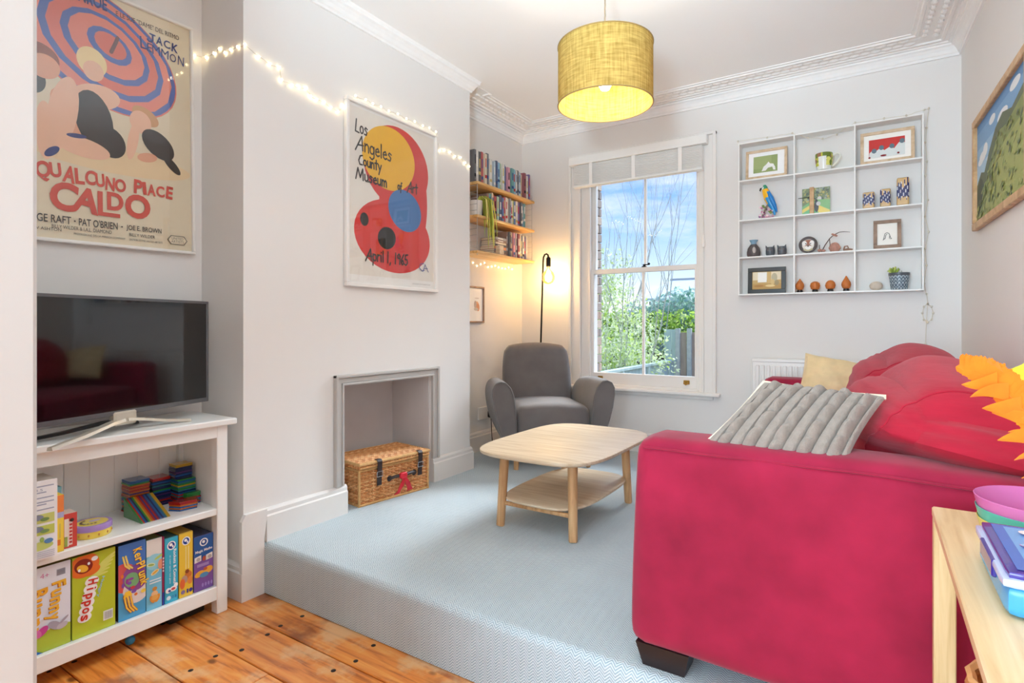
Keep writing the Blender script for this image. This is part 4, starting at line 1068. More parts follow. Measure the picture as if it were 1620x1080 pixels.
for ch, w_, h, dv, r in (('Q', .052, .075, -.012, -.1), ('U', .040, .056, .004, .1), ('A', .044, .066, -.004, -.12), ('L', .034, .062, -.006, .06), ('C', .040, .058, 0, -.05), ('U', .034, .054, -.004, .08), ('N', .036, .056, -.010, -.06), ('O', .044, .054, -.010, 0)):
    a.text(ch, x, .242+dv, w_*.92, h, TITLE, 22, r, .035); x += w_*(.985 if ch not in 'UL' else .90)
x = .444
for ch, w_, h, r in (('P', .034, .060, -.04), ('I', .014, .054, .08), ('A', .034, .050, .0), ('C', .034, .048, .05), ('E', .028, .056, -.08)):
    a.text(ch, x, .238, w_, h, TITLE, 22, r, .035); x += w_*1.10
for ch, u, v, w_, h, r in (('C', .150, .128, .090, .112, -.10), ('A', .222, .136, .092, .098, -.16), ('D', .345, .152, .060, .074, .0), ('O', .408, .134, .098, .102, -.05)):
    a.text(ch, u, v, w_, h, TITLE, 22, r, .04)
a.rect(.312, .124, .330, .222, TITLE, 22); a.rect(.312, .124, .392, .140, TITLE, 22)
a.text('GEORGE RAFT', .040, .074, .182, .030, INK, 22, bold=.01); a.ell(.234, .089, .003, .003, INK, 22); a.text("PAT O'BRIEN", .247, .074, .135, .030, INK, 22, bold=.01); a.ell(.398, .089, .003, .003, INK, 22); a.text('JOE E. BROWN', .414, .074, .138, .026, INK, 22, bold=.01)
a.text('BILLY WILDER & I.A.L. DIAMOND', .160, .054, .20, .014, INK, 22); a.text('BILLY WILDER', .425, .054, .10, .013, INK, 22); a.text('LEW ASHTON', .09, .043, .10, .011, INK, 22)
a.text('PRODUZIONE DELLA MIRISCH COMPANY', .23, .036, .18, .008, INK, 22); a.text('DISTRIBUZIONE UNITED ARTISTS', .425, .036, .13, .008, INK, 22)
hexa = [(.576, .058), (.590, .078), (.648, .078), (.662, .058), (.648, .038), (.590, .038)]
a.poly(hexa, S(120, 112, 98), 22); a.poly([(.619+(u-.619)*.90, .058+(v-.058)*.84) for u, v in hexa], CREAM, 23)
a.text('UNITED', .594, .060, .050, .011, S(110, 102, 90), 24); a.text('ARTISTS', .592, .046, .054, .011, S(110, 102, 90), 24)
r_ = .012
picture('framed_poster', 'large framed cream film poster with red title lettering above the television', (XN+.004, .688, 1.287), (0, math.cos(r_), math.sin(r_)), (0, -math.sin(r_), math.cos(r_)), PW, PH, .012, .024, 'white_gloss', a, gloss='paint_print', cat='poster')

# ---- museum poster on the chimney breast: words over plain rounded shapes of the same colours
a = Art(); QW, QH = .722, .984
RED = S(214, 62, 58); YEL = S(238, 184, 48); BLU = S(76, 124, 182); BLK = S(46, 42, 42); LINE = S(58, 50, 46)
a.rect(0, 0, QW, QH, S(240, 238, 234), 0); a.rect(.028, .065, QW-.028, QH-.034, S(232, 226, 216), 1)
a.ell(.385, .70, .260, .232, RED, 2, .0, 40)
a.rect(.24, .38, .600, .66, RED, 2); a.ell(.36, .30, .300, .205, RED, 3, -.06, 40); a.ell(.52, .52, .115, .28, RED, 3, .0, 40)
a.ell(.320, .735, .205, .178, YEL, 5, .1, 40); a.ell(.445, .462, .138, .118, BLU, 5, -.3, 40); a.ell(.298, .285, .070, .062, BLK, 5, .3, 32); a.ell(.132, .365, .030, .036, BLK, 5, 0, 24)
wd = .0085
hand(a, 'Los', .070, .818, .068, LINE, wd, -.02, 8); hand(a, 'Angeles', .085, .728, .075, LINE, wd, -.03, 8, 1.18); hand(a, 'County', .092, .650, .055, LINE, wd, -.01, 8, 1.15)
hand(a, 'Museum', .078, .570, .060, LINE, wd, -.01, 8, 1.22); hand(a, 'of', .380, .575, .046, LINE, wd*.9, 0, 8, 1.0); hand(a, 'Art', .468, .578, .062, LINE, wd*.9, -.01, 8, 1.05)
hand(a, 'April 1, 1965', .150, .148, .062, LINE, wd, -.01, 8, 1.18)
CA = S(86, 92, 150); a.stroke([(.600, .170), (.570, .165), (.562, .140), (.585, .124), (.605, .130)], .005, CA, 8); a.stroke([(.592, .122), (.612, .165), (.640, .122)], .005, CA, 8); a.stroke([(.600, .140), (.635, .142)], .004, CA, 8)
a.text('LOS ANGELES COUNTY MUSEUM OF ART', .50, .040, .16, .006, S(150, 146, 140), 8)
picture('framed_poster', 'white framed museum poster of red yellow and blue shapes on the chimney breast', (XA+.002, 1.972, 1.176), (0, 1, 0), (0, 0, 1), QW, QH, .020, .026, 'white_gloss', a, cat='poster')

# ---- landscape photograph on the wall above the sofa
a = Art(); GW, GH, gf = .98, .555, .036
SKY = [S(96, 146, 196), S(120, 166, 208), S(146, 186, 218), S(172, 204, 226)]
for i in range(4): a.rect(0, GH-.02-.08*(i+1), GW, GH-.08*i, SKY[i], 0)
a.rect(0, 0, GW, GH-.32, SKY[3], 0)
for (u, v, p, q) in ((.16, .34, .07, .025), (.22, .36, .05, .03), (.12, .325, .06, .018), (.36, .46, .06, .02), (.55, .42, .09, .025), (.75, .48, .08, .02), (.30, .30, .05, .014)): a.ell(u, v, p, q, S(232, 236, 240), 2)
G1, G2, G3, G4 = S(92, 104, 74), S(134, 146, 82), S(164, 172, 98), S(64, 78, 62)
a.poly([(0, 0), (0, .20), (.06, .235), (.13, .27), (.20, .255), (.30, .33), (.42, .40), (.55, .43), (.70, .40), (.98, .46), (.98, 0)], G1, 3)
a.poly([(0, 0), (0, .17), (.05, .20), (.12, .245), (.17, .22), (.20, .16), (.14, .10), (.05, .06)], G4, 4)
a.poly([(.02, 0), (.10, .07), (.18, .13), (.27, .235), (.36, .30), (.50, .37), (.62, .36), (.98, .42), (.98, 0)], G2, 5)
a.poly([(.05, 0), (.16, .06), (.26, .12), (.34, .20), (.44, .27), (.60, .30), (.98, .34), (.98, 0)], G3, 6)
rq = random.Random(3)
for _ in range(260): u = rq.uniform(.03, .95); a.ell(u, rq.uniform(.02, min(.38, .06+u*.62)), rq.uniform(.006, .030), rq.uniform(.003, .009), rq.choice([G1, G2, G3, S(112, 124, 82), S(176, 182, 112), S(150, 158, 92)]), 7, rq.uniform(0, .8), 10)
yv = 3.70; Ur = Vector((.043, -1, 0)).normalized()
picture('landscape_picture', 'wooden framed photograph of a green mountain valley above the sofa', (xr(yv)-.003, yv, 1.452), Ur, (0, 0, 1), GW, GH, gf, .026, 'oak_frame', a, glazing=False)

# ---- small picture under the bookshelf
a = Art(); a.rect(0, 0, .25, .28, S(246, 244, 240), 0)
for (u, v, p, q, c) in ((.16, .13, .030, .036, S(226, 176, 140)), (.14, .14, .016, .03, S(190, 170, 160)), (.175, .12, .02, .03, S(216, 150, 110)), (.15, .105, .028, .012, S(204, 190, 176)), (.16, .19, .03, .004, S(214, 206, 200))): a.ell(u, v, p, q, c, 2)
picture('small_picture', 'small brown framed drawing on the alcove wall below the bookshelf', (XF+.002, 3.34, .992), (0, 1, 0), (0, 0, 1), .25, .28, .013, .02, 'walnut_frame', a, glazing=False)

# ================================================================== FAIRY LIGHTS
mat('led', (1, .85, .5), .4, emit=9, ecol=(1, .82, .46))
mat('led_off', S(214, 206, 190), .4, var=.05)
def fairy(name, label, pts, m, r=.0048, wr=.0012, every=1, wm='wire'):
    c = sum((Vector(p) for p in pts), Vector())/len(pts); t = thing(name, label, 'fairy lights', c)
    P = []; rr = random.Random(len(pts))
    for a_, b_ in zip(pts, pts[1:]):
        a_, b_ = Vector(a_), Vector(b_)
        for k_ in range(4): P.append(a_.lerp(b_, k_/4)+Vector((0, 0, rr.uniform(-.004, .004)))-c)
    P.append(Vector(pts[-1])-c)
    MB().tube(P, wr, 5).build('wire', wm, t)
    f0 = MB().ball((0, 0, 0), (r, r, r*1.25), 8, 6).build('bulb', m, t); first = True
    for i, p in enumerate(pts):
        if i % every: continue
        q = Vector(p)-c+Vector((.003 if abs(p[0]-XA) < .1 else 0, 0, 0))
        if first: f0.location = q; first = False
        else: g = f0.copy(); COL.objects.link(g); g.parent = t; g.location = q
    return t
side = [(-2.595, 2.21), (-2.53, 2.211), (-2.485, 2.219), (-2.44, 2.19), (-2.40, 2.192), (-2.345, 2.19)]
pts = [(XN+.012, 1.385, 2.215)]+[(x, YC0-.007, z) for x, z in side]
pts += [(XA+.008, y_, z_) for y_, z_ in ((1.425, 2.192), (1.49, 2.165), (1.545, 2.155), (1.595, 2.158), (1.605, 2.105), (1.66, 2.100), (1.70, 2.105), (1.74, 2.115), (1.765, 2.085), (1.80, 2.08), (1.845, 2.082), (1.885, 2.07), (1.93, 2.062), (1.965, 2.10))]
pts += [(XA+.034, y_, z_) for y_, z_ in ((2.02, 2.168), (2.09, 2.172), (2.14, 2.167), (2.20, 2.170), (2.26, 2.166), (2.33, 2.172), (2.40, 2.166), (2.47, 2.171), (2.54, 2.167), (2.60, 2.172), (2.66, 2.166))]
pts += [(XA+.008, y_, z_) for y_, z_ in ((2.73, 2.075), (2.775, 2.088), (2.83, 2.09), (2.88, 2.075), (2.94, 2.082), (2.99, 2.06), (3.035, 2.045))]
fairy('fairy_lights', 'lit fairy lights draped across the chimney breast over the museum poster', pts, 'led')
rr = random.Random(5)
pts = [(XF+.006, 3.26+.05*i, 1.472-.028*abs(math.sin(i*.9))-.006*(i % 3)) for i in range(16)]
fairy('fairy_lights', 'lit fairy lights hung along the alcove wall beneath the bookshelf', pts, 'led', r=.0035)
pts = [(-.785, YD-.105, 2.232), (-.6, YD-.106, 2.224), (-.45, YD-.106, 2.226), (-.36, YD-.07, 2.19), (-.28, YD-.05, 2.175), (-.2, YD-.06, 2.185), (-.10, YD-.106, 2.226), (.05, YD-.106, 2.222), (.16, YD-.106, 2.218), (.245, YD-.106, 2.232), (.272, YD-.03, 2.262), (.262, YD-.02, 2.15), (.256, YD-.04, 2.06), (.264, YD-.02, 1.95), (.256, YD-.05, 1.86), (.268, YD-.02, 1.72), (.255, YD-.03, 1.62), (.272, YD-.02, 1.53), (.255, YD-.03, 1.43), (.262, YD-.02, 1.33), (.250, YD-.03, 1.22), (.262, YD-.02, 1.16)]
for i in range(9): t_ = i/8*2*PI; pts.append((.268+.026*math.sin(t_), YD-.016, 1.10-.055+.055*math.cos(t_)))
pts += [(.262, YD-.012, 1.0), (.258, YD-.012, .86), (.262, YD-.012, .76)]
fairy('fairy_lights', 'unlit fairy light wire wound round the white wall shelf and coiled below', pts, 'led_off', r=.006, wr=.0016)

# ================================================================== WHITE WALL SHELF AND WHAT STANDS ON IT
WS = (-.27, YD-.05, 1.18); SX0, SX1 = -.785, .245; SZ = [1.182, 1.434, 1.687, 1.958, 2.214]
ws = thing('wall_shelf', 'white open wall shelf of twelve compartments on the far wall', 'shelf', WS)
for i, z in enumerate(SZ): MB().box(SX0, SX1, YD-.10, YD-.0015, z-.005, z+.005, b=.0015).build('shelf_board', 'white_furniture', ws, off=WS)
for x in (SX0, -.444, -.106, SX1-.009): MB().box(x, x+.009, YD-.1015, YD-.001, SZ[0]-.005, SZ[-1]+.005, b=.0015).build('upright', 'white_furniture', ws, off=WS)
Z1, Z2, Z3, Z4 = [z+.0055 for z in (SZ[3], SZ[2], SZ[1], SZ[0])]
YB = YD-.06
def standing(name, label, x0, x1, z, h, fw, fmat, art, lean=.10, yb=None, depth=.014):
    yb = yb or YD-.062
    Vv = Vector((0, math.sin(lean), math.cos(lean)))
    # stands on the shelf, leaning back against the wall: origin at its lower left
    return picture(name, label, (x0, yb, z+.001), (1, 0, 0), Vv, x1-x0, h, fw, depth, fmat, art, glazing=False, fb=.0015)
a = Art(); w_, h_ = .245, .200; a.rect(0, 0, w_, h_, S(246, 246, 246), 0); a.rect(.048, .042, .198, .156, S(150, 166, 108), 1); a.rect(.048, .07, .16, .156, S(162, 176, 118), 2)
a.poly([(.100, .050), (.112, .080), (.130, .096), (.142, .112), (.152, .098), (.172, .094), (.184, .070), (.186, .050), (.172, .052), (.166, .074), (.140, .070), (.125, .052)], S(240, 240, 236), 3)
standing('framed_picture', 'light wood framed green print with a white shape on the top shelf board', -.742, -.485, Z1, .200, .017, 'pale_frame', a)
a = Art(); w_, h_ = .275, .198; a.rect(0, 0, w_, h_, S(248, 246, 240), 0); a.rect(.045, .036, .228, .152, S(206, 62, 58), 1)
a.poly([(.045, .036), (.048, .070), (.068, .090), (.085, .080), (.105, .096), (.125, .078), (.150, .094), (.175, .082), (.196, .112), (.206, .120), (.228, .110), (.228, .036)], S(222, 228, 226), 2)
for u, v in ((.072, .080), (.110, .096), (.163, .098), (.214, .122)): a.ell(u, v, .013, .015, S(104, 124, 136), 3)
for u, v, p in ((.12, .045, .016), (.195, .050, .006), (.048, .040, .006)): a.ell(u, v, p, .006, S(140, 44, 50), 3)
standing('framed_picture', 'light wood framed red and white print on the top shelf board', -.073, .203, Z1, .200, .018, 'pale_frame', a)
# mug
mg = thing('mug', 'leafy green and yellow patterned mug on the top board between two frames', 'mug', (-.272, YB, Z1))
mb = MB().lathe([(0, .004), (.030, .0), (.040, .004)]+[(.040+.010*math.sin(i/18*PI*.6), .004+.104*i/18) for i in range(1, 19)]+[ (.048, .110), (.046, .09), (.040, .02), (0, .012)], n=72)
rq = random.Random(2); spots = [(rq.uniform(0, 6.28), rq.uniform(.0, .11), rq.choice([S(150, 170, 60), S(206, 206, 70), S(110, 130, 50), S(226, 226, 120), S(160, 120, 90)])) for _ in range(70)]
def mugc(x, y, z):
    an = math.atan2(y, x) % 6.283
    if math.hypot(x, y) < .044 or abs(an-4.6) < .5 and z < .085: return S(232, 234, 228)
    return min(spots, key=lambda q: min(abs(q[0]-an), 6.283-abs(q[0]-an))*.05+abs(q[1]-z))[2]
recolor(mb, mugc).build('body', 'gloss_print', mg)
MB().tube([(.046, 0, .092), (.070, 0, .102), (.088, 0, .095), (.090, 0, .075), (.074, 0, .048), (.046, 0, .024)], .0055, 8, col=S(238, 238, 226)).build('handle', 'gloss_print', mg)
# parrot
pa = thing('parrot_figure', 'blue and yellow parrot ornament perched on pink flowers', 'ornament', (-.605, YB+.0, Z2))
def bodyc(x, y, z):
    if z > .205: return S(70, 160, 120)
    return S(250, 190, 40) if x < -.002-(.14-z)*.12 else S(40, 150, 214)
mb = MB(); path = [(.045, 0, .02, .006), (.036, 0, .06, .013), (.018, 0, .10, .022), (.004, 0, .14, .028), (-.008, 0, .175, .024), (-.016, 0, .198, .019), (-.018, 0, .215, .016), (-.018, 0, .228, .007)]
mb.tube([p[:3] for p in path], [p[3] for p in path], 14); recolor(mb, bodyc).build('body', 'gloss_print', pa)
MB().tube([(.010, -.020, .17), (.026, -.024, .13), (.046, -.018, .08), (.060, -.01, .035)], [.010, .016, .012, .003], 10, col=S(30, 130, 206)).build('wing', 'gloss_print', pa)
MB().ball((-.026, -.004, .205), (.013, .014, .013), 10, 8, col=S(244, 244, 240)).build('face', 'gloss_print', pa)
MB().tube([(-.030, -.006, .206), (-.042, -.008, .203), (-.046, -.008, .192), (-.042, -.008, .184)], [.007, .007, .005, .001], 8, col=S(36, 34, 36)).build('beak', 'gloss_print', pa)
MB().ball((-.030, -.0165, .208), .0028, 8, 6, col=S(24, 24, 24)).build('eye', 'gloss_print', pa)
fb_ = MB(); rq = random.Random(8)
fb_.tube([(-.035, 0, .0), (-.02, 0, .05), (.0, 0, .09), (.02, 0, .105)], .006, 7, col=S(120, 96, 70))
for _ in range(26):
    x, z = rq.uniform(-.050, .040), rq.uniform(.006, .085); fb_.ball((x+.01*z, rq.uniform(-.018, .018), z), (rq.uniform(.006, .011), .006, rq.uniform(.006, .010)), 7, 5, col=rq.choice([S(226, 170, 190), S(244, 214, 222), S(150, 90, 140), S(120, 60, 90), S(206, 130, 160), S(120, 140, 70)]))
fb_.ball((0, 0, .006), (.045, .022, .006), 12, 6, col=S(206, 150, 170)); fo = fb_.build('flowers', 'gloss_print', pa); fo['kind'] = 'stuff'
# canvas with wooden strip
a = Art(); w_ = .160; h_ = .172
a.rect(0, 0, w_, h_, S(116, 130, 84), 0)
rq = random.Random(4)
for _ in range(70): a.ell(rq.uniform(.008, w_-.008), rq.uniform(.085, h_-.008), rq.uniform(.003, .011), rq.uniform(.003, .010), rq.choice([S(84, 96, 70), S(166, 170, 110), S(190, 176, 90), S(70, 80, 74), S(150, 160, 140)]), 1+_ % 3, rq.uniform(0, 3), 8)
a.poly([(.0, .0), (.0, .055), (.05, .085), (.09, .095), (.16, .088), (.16, 0)], S(124, 178, 112), 5); a.poly([(0, 0), (0, .035), (.05, .065), (.09, .06), (.16, .02), (.16, 0)], S(226, 202, 96), 6); a.poly([(0, 0), (0, .012), (.05, .042), (.085, .03), (.10, 0)], S(112, 184, 124), 7)
a.ell(.083, .050, .013, .036, S(52, 50, 54), 8); a.ell(.082, .085, .009, .010, S(40, 36, 36), 9); a.ell(.094, .068, .012, .014, S(196, 196, 196), 9); a.ell(.10, .10, .012, .014, S(206, 200, 190), 4)
cv_ = thing('photo_board', 'unframed colour garden photo clamped by a wooden strip on the middle shelf', 'picture', (-.318, YD-.045, Z2))
MB().box(-.08, .08, 0, .006, 0, h_, b=.001).build('board', 'paper', cv_)
a.mb((-.08, -.0006, .0), (1, 0, 0), (0, 0, 1), (0, -1, 0)).build('print', 'gloss_print', cv_)
MB().box(-.036, -.010, -.020, -.008, 0, h_+.004, b=.002).build('wooden_strip', 'oak_frame', cv_)
MB().tube([(-.102, -.012, .112), (-.036, -.012, .116)], .0022, 6).build('pin', 'black_metal', cv_)
MB().box(-.036, -.01, -.008, 0, .08, .09).build('spacer', 'oak_frame', cv_)
# three blue glazed pots
def glazed(name, label, x0, x1, h, seed):
    rq = random.Random(seed); cx_ = (x0+x1)/2; W = x1-x0; mb = MB(); n = 18
    drip = [rq.uniform(.62, .98) for _ in range(12)]; low = [rq.uniform(.16, .34) for _ in range(12)]
    mb.rbox((W, .05, h), .008, 34, M=Matrix.Translation((cx_, YB, Z2+h/2)))
    def col(x, y, z):
        k = int((x-x0)/W*11.99) % 12; q = (z-Z2)/h
        if q > .985: return S(90, 76, 60)
        if low[k] < q < drip[k]: return S(38, 42, 96) if (k*7+int(q*9)) % 5 else S(206, 206, 214)
        return S(206, 170, 116)
    o = solid(name, recolor(mb, col), 'gloss_print', label, 'pot', 'blue glazed clay pots on the second shelf board'); return o
glazed('glazed_pot', 'short tan pot with a dark blue band, closest to the photo board', -.060, .001, .100, 1)
glazed('glazed_pot', 'middle tan pot with blue drips, between the shortest and the tallest', .030, .083, .110, 2)
glazed('glazed_pot', 'tallest tan pot covered with blue drips, beside the shelf end', .114, .175, .166, 3)
# vase, owl cups
va = thing('vase', 'small round dark clay vase with a blue neck on the third board', 'vase', (-.692, YB, Z3))
mb = MB().lathe([(0, 0), (.036, 0), (.043, .010), (.044, .03), (.038, .058), (.024, .078), (.020, .084), (0, .084)], n=24); mb.build('body', 'ceramic_dark', va)
MB().lathe([(.019, .080), (.018, .095), (.026, .110), (.028, .114), (.024, .112), (.014, .095), (0, .09)], n=20, col=S(130, 168, 190)).build('neck', 'gloss_print', va)
MB().ball((.008, -.038, .040), (.013, .008, .024), 10, 8, col=S(180, 172, 168)).build('pale_motif', 'gloss_print', va)
mat('ceramic_owl', S(88, 92, 98), .35, var=.2, vscale=50)
for x, lab in ((-.588, 'dark grey owl shaped cup next to the round vase'), (-.517, 'dark grey owl shaped cup next to the shelf upright')):
    oc = thing('owl_cup', lab, 'cup', (x, YB, Z3), group='pair of dark owl cups')
    s_ = -1 if x < -.55 else 1
    MB().lathe([(0, 0), (.022, 0), (.028, .012), (.029, .034), (.027, .056), (.024, .058), (.023, .05), (.022, .01), (0, .008)], n=20).build('body', 'ceramic_owl', oc)
    for e in (-1, 1): MB().tube([(e*.019, -.014, .050), (e*.023, -.016, .060), (e*.026, -.016, .069)], [.008, .005, .001], 7).build('ear', 'ceramic_owl', oc)
    for e in (-1, 1): MB().lathe([(0, 0), (.008, 0), (.008, .002), (0, .003)], n=10).build('eye', 'ceramic_dark', oc).matrix_local = Matrix.Translation((e*.010, -.0275, .038)) @ Matrix.Rotation(PI/2, 4, 'X')
# round dish on edge
rd = thing('round_dish', 'round dark dish with a brown and white animal face on the third board', 'dish', (-.362, YB+.01, Z3))
Md = Matrix.Translation((0, 0, .055)) @ Matrix.Rotation(PI/2-.12, 4, 'X')
mb = MB().lathe([(0, 0), (.030, 0), (.050, .008), (.055, .014), (.053, .018), (.040, .010), (0, .006)], n=36); mb.v = [tuple(Md @ Vector(p)) for p in mb.v]; mb.build('dish', 'ceramic_dark', rd)
a = Art(); a.ell(0, .0, .035, .037, S(228, 216, 204), 1); a.ell(0, .012, .030, .022, S(150, 84, 54), 2); a.ell(-.022, .012, .014, .016, S(238, 232, 226), 3); a.ell(.022, .012, .014, .016, S(238, 232, 226), 3); a.ell(0, -.018, .018, .014, S(240, 234, 228), 3); a.ell(-.014, .008, .004, .004, INK, 4); a.ell(.014, .008, .004, .004, INK, 4); a.ell(0, -.008, .007, .005, S(90, 60, 50), 4); a.ell(0, -.034, .030, .012, S(190, 178, 140), 2)
mb = a.mb((0, 0, .0105), (1, 0, 0), (0, 1, 0), (0, 0, 1)); mb.v = [tuple(Md @ Vector(p)) for p in mb.v]; mb.build('painted_face', 'gloss_print', rd)
# driftwood arrangement
def rock(name, label, c, r, m, seed):
    rq = random.Random(seed); ph = [rq.uniform(0, 6) for _ in range(6)]
    def f(x, y, z): k = 1+.10*math.sin(3*x+ph[0])+.08*math.sin(4*y+ph[1]+2*z)+.05*math.sin(7*z+ph[2]); return (x*k, y*k, max(z*k, -.9))
    return solid(name, MB().ball(c, r, 18, 12, fn=f), m, label, 'ornament')
mat('pink_stone', S(182, 134, 118), .8, var=.2, vscale=60)
rock('stone_ornament', 'pinkish brown rounded rock below the twig on the third board', (-.212, YB, Z3+.028), (.036, .022, .031), 'pink_stone', 3)
tw = thing('dried_twig', 'dried twig with small pink buds rising from the third board', 'twig', (-.285, YB-.012, Z3))
MB().tube([(0, 0, .004), (.02, 0, .045), (.045, 0, .085), (.07, 0, .108), (.10, 0, .122), (.125, 0, .122), (.158, 0, .117)], [.003, .003, .0026, .0024, .002, .0018, .001], 6).build('stem', 'dark_twig', tw)
MB().tube([(.045, 0, .085), (.048, 0, .05), (.046, 0, .02)], .002, 6).tube([(-.012, 0, .004), (-.01, 0, .05)], [.003, .002], 6).build('side_stem', 'dark_twig', tw)
for (x, z, r) in ((.073, .106, .011), (.062, .112, .008), (.083, .100, .008), (-.01, .014, .014), (.012, .011, .012)): MB().ball((x, 0, z), (r, r*.7, r*.7), 9, 6).build('bud', 'pink_stone', tw)
dw = MB(); dw.tube([(-.162, YB-.005, Z3+.010), (-.157, YB-.005, Z3+.030), (-.142, YB-.005, Z3+.032), (-.136, YB-.005, Z3+.018)], [.005, .005, .004, .003], 7); solid('driftwood', dw.tube([(-.165, YB-.002, Z3+.007), (-.14, YB, Z3+.010), (-.114, YB, Z3+.007)], [.006, .009, .006], 8), 'driftwood', 'small curled piece of driftwood beside the shelf upright', 'ornament')
a = Art(); w_, h_ = .142, .176; a.rect(0, 0, w_, h_, S(244, 240, 232), 0)
for pts_ in ([(.052, .055), (.056, .075), (.060, .092), (.070, .098), (.080, .092), (.086, .075), (.090, .058)], [(.060, .060), (.064, .082), (.070, .088)], [(.082, .060), (.084, .078)], [(.050, .052), (.058, .060)], [(.088, .056), (.094, .060)]): a.stroke(pts_, .0035, S(120, 118, 116), 1)
standing('framed_picture', 'taupe framed small line drawing on the third board', -.005, .137, Z3, .176, .020, 'walnut_frame', a, lean=.14)
# bottom row
a = Art(); w_, h_ = .235, .172; a.rect(0, 0, w_, h_, S(204, 170, 110), 0); a.rect(.03, .09, .205, .145, S(236, 222, 190), 1); a.rect(.03, .03, .205, .065, S(196, 156, 90), 1); a.rect(.062, .075, .118, .142, S(246, 244, 238), 2); a.rect(.12, .07, .145, .145, S(214, 180, 120), 2)
for u, v, p, q, c in ((.165, .105, .018, .03, S(190, 180, 150)), (.155, .075, .012, .02, S(220, 190, 130)), (.18, .07, .014, .018, S(170, 150, 110)), (.14, .05, .03, .008, S(236, 210, 150)), (.07, .05, .03, .008, S(180, 130, 70))): a.ell(u, v, p, q, c, 3)
standing('framed_picture', 'black framed warm toned photograph on the lowest board', -.728, -.493, Z4, .174, .027, 'black_plastic', a, lean=.06)
def drop(x, r, h, label, pt):
    t = thing('clay_ornament', label, 'ornament', (x, YB, Z4), group='orange clay ornaments on the lowest board')
    MB().lathe([(0, 0), (.017, 0), (.018, .008), (.015, .016), (0, .016)], n=16).build('base', 'black_plastic', t)
    if pt: prof = [(.010, .014), (r*.8, .022), (r, .040), (r*.92, .055), (r*.55, .072), (r*.25, h-.008), (r*.12, h), (0, h)]
    else: prof = [(.010, .014), (r*.8, .020), (r, .040), (r*.85, .058), (r*.45, h-.003), (0, h)]
    MB().lathe(prof, n=22).build('body', 'orange_clay', t)
drop(-.410, .026, .090, 'pointed orange clay ornament beside the black frame', True); drop(-.322, .030, .070, 'darker round orange clay ornament next to the first pointed one', False)
drop(-.236, .030, .074, 'brighter round orange clay ornament, third along from the black frame', False); drop(-.149, .027, .096, 'pointed orange clay ornament beside the shelf upright', True)
solid('pebble', MB().ball((.009, YB, Z4+.027), (.035, .028, .0275), 20, 12), 'stone', 'smooth round cream pebble on the lowest board', 'ornament')
pp_ = thing('potted_succulent', 'small succulent in a patterned grey blue pot on the lowest board', 'potted plant', (.126, YB, Z4))
mb = MB().lathe([(.046, .080), (.053, .084), (.0545, .090), (.0545, .101), (.050, .101), (.047, .088), (0, .085)], n=48)
def potc(x, y, z):
    if z > .088: return S(84, 100, 112)
    an = math.atan2(y, x); k = (an/(2*PI)*16) % 1; q = (z/.022) % 1
    return S(176, 190, 198) if abs(abs(k-.5)*2-q) < .24 else S(78, 96, 110)
mb2 = MB(); prof = [.042+.010*i/16 for i in range(17)]
mb2.lathe([(0, .001), (.040, .001)]+[(prof[i], .004+.084*i/16) for i in range(17)], n=96); recolor(mb2, potc)
mb.build('pot_rim', 'ceramic_owl', pp_); mb2.v = [(x*1.012, y*1.012, z) for x, y, z in mb2.v]; mb2.build('pot', 'gloss_print', pp_)
rq = random.Random(6)
for i in range(11):
    an = rq.uniform(0, 6.28); l_ = rq.uniform(.03, .055); x0, y0 = -.026+.008*math.cos(an), .006*math.sin(an)
    MB().tube([(x0, y0, .085), (x0+.010*math.cos(an), y0+.01*math.sin(an), .085+l_*.6), (x0+.020*math.cos(an), y0+.018*math.sin(an), .085+l_), (x0+.026*math.cos(an), y0+.02*math.sin(an), .085+l_*.82)], [.004, .006, .005, .001], 7, col=rq.choice([S(166, 186, 84), S(196, 206, 110), S(140, 160, 70)])).build('leaf', 'gloss_print', pp_)
MB().tube([(.012, 0, .085), (.013, 0, .115)], [.003, .001], 6, col=S(110, 120, 100)).build('stem', 'gloss_print', pp_)
# ================================================================== BOOKSHELF IN THE FAR ALCOVE
BS = (-2.49, 3.65, 1.50); bsf = thing('wall_bookshelf', 'three pale wooden boards on wire ladder brackets in the alcove', 'shelf', BS)
BZ = [2.010, 1.770, 1.512]
for z in BZ: MB().box(XF+.002, -2.388, 3.25, 4.055, z-.020, z, b=.004).build('shelf_board', 'ash_shelf', bsf, off=BS)
for yy in (3.268, 4.036):
    ld = MB()
    for x in (XF+.008, -2.405): ld.tube([(x, yy, 1.48), (x, yy, 2.06)], .0025, 6)
    z = 1.535
    while z < 2.05: ld.tube([(XF+.008, yy, z), (-2.405, yy, z)], .002, 5); z += .045
    lo_ = ld.build('ladder_bracket', 'silver', bsf, off=BS); lo_['kind'] = 'stuff'
NAMES = {'white': S(232, 228, 220), 'cream': S(226, 212, 184), 'black': S(44, 42, 46), 'charcoal': S(84, 84, 92), 'grey': S(160, 160, 164), 'red': S(196, 48, 48), 'crimson': S(150, 30, 56), 'orange': S(226, 130, 60), 'yellow': S(230, 204, 90), 'lime': S(176, 200, 80), 'teal': S(80, 160, 160), 'sky blue': S(130, 184, 214), 'blue': S(60, 110, 176), 'navy': S(44, 58, 106), 'pink': S(226, 150, 170), 'purple': S(110, 76, 150), 'brown': S(140, 100, 76), 'pale blue': S(186, 208, 222), 'mint': S(176, 214, 190), 'tan': S(196, 164, 130)}
NAMES = {k_: tuple(.72*q+.28*.42 for q in c) for k_, c in NAMES.items()}
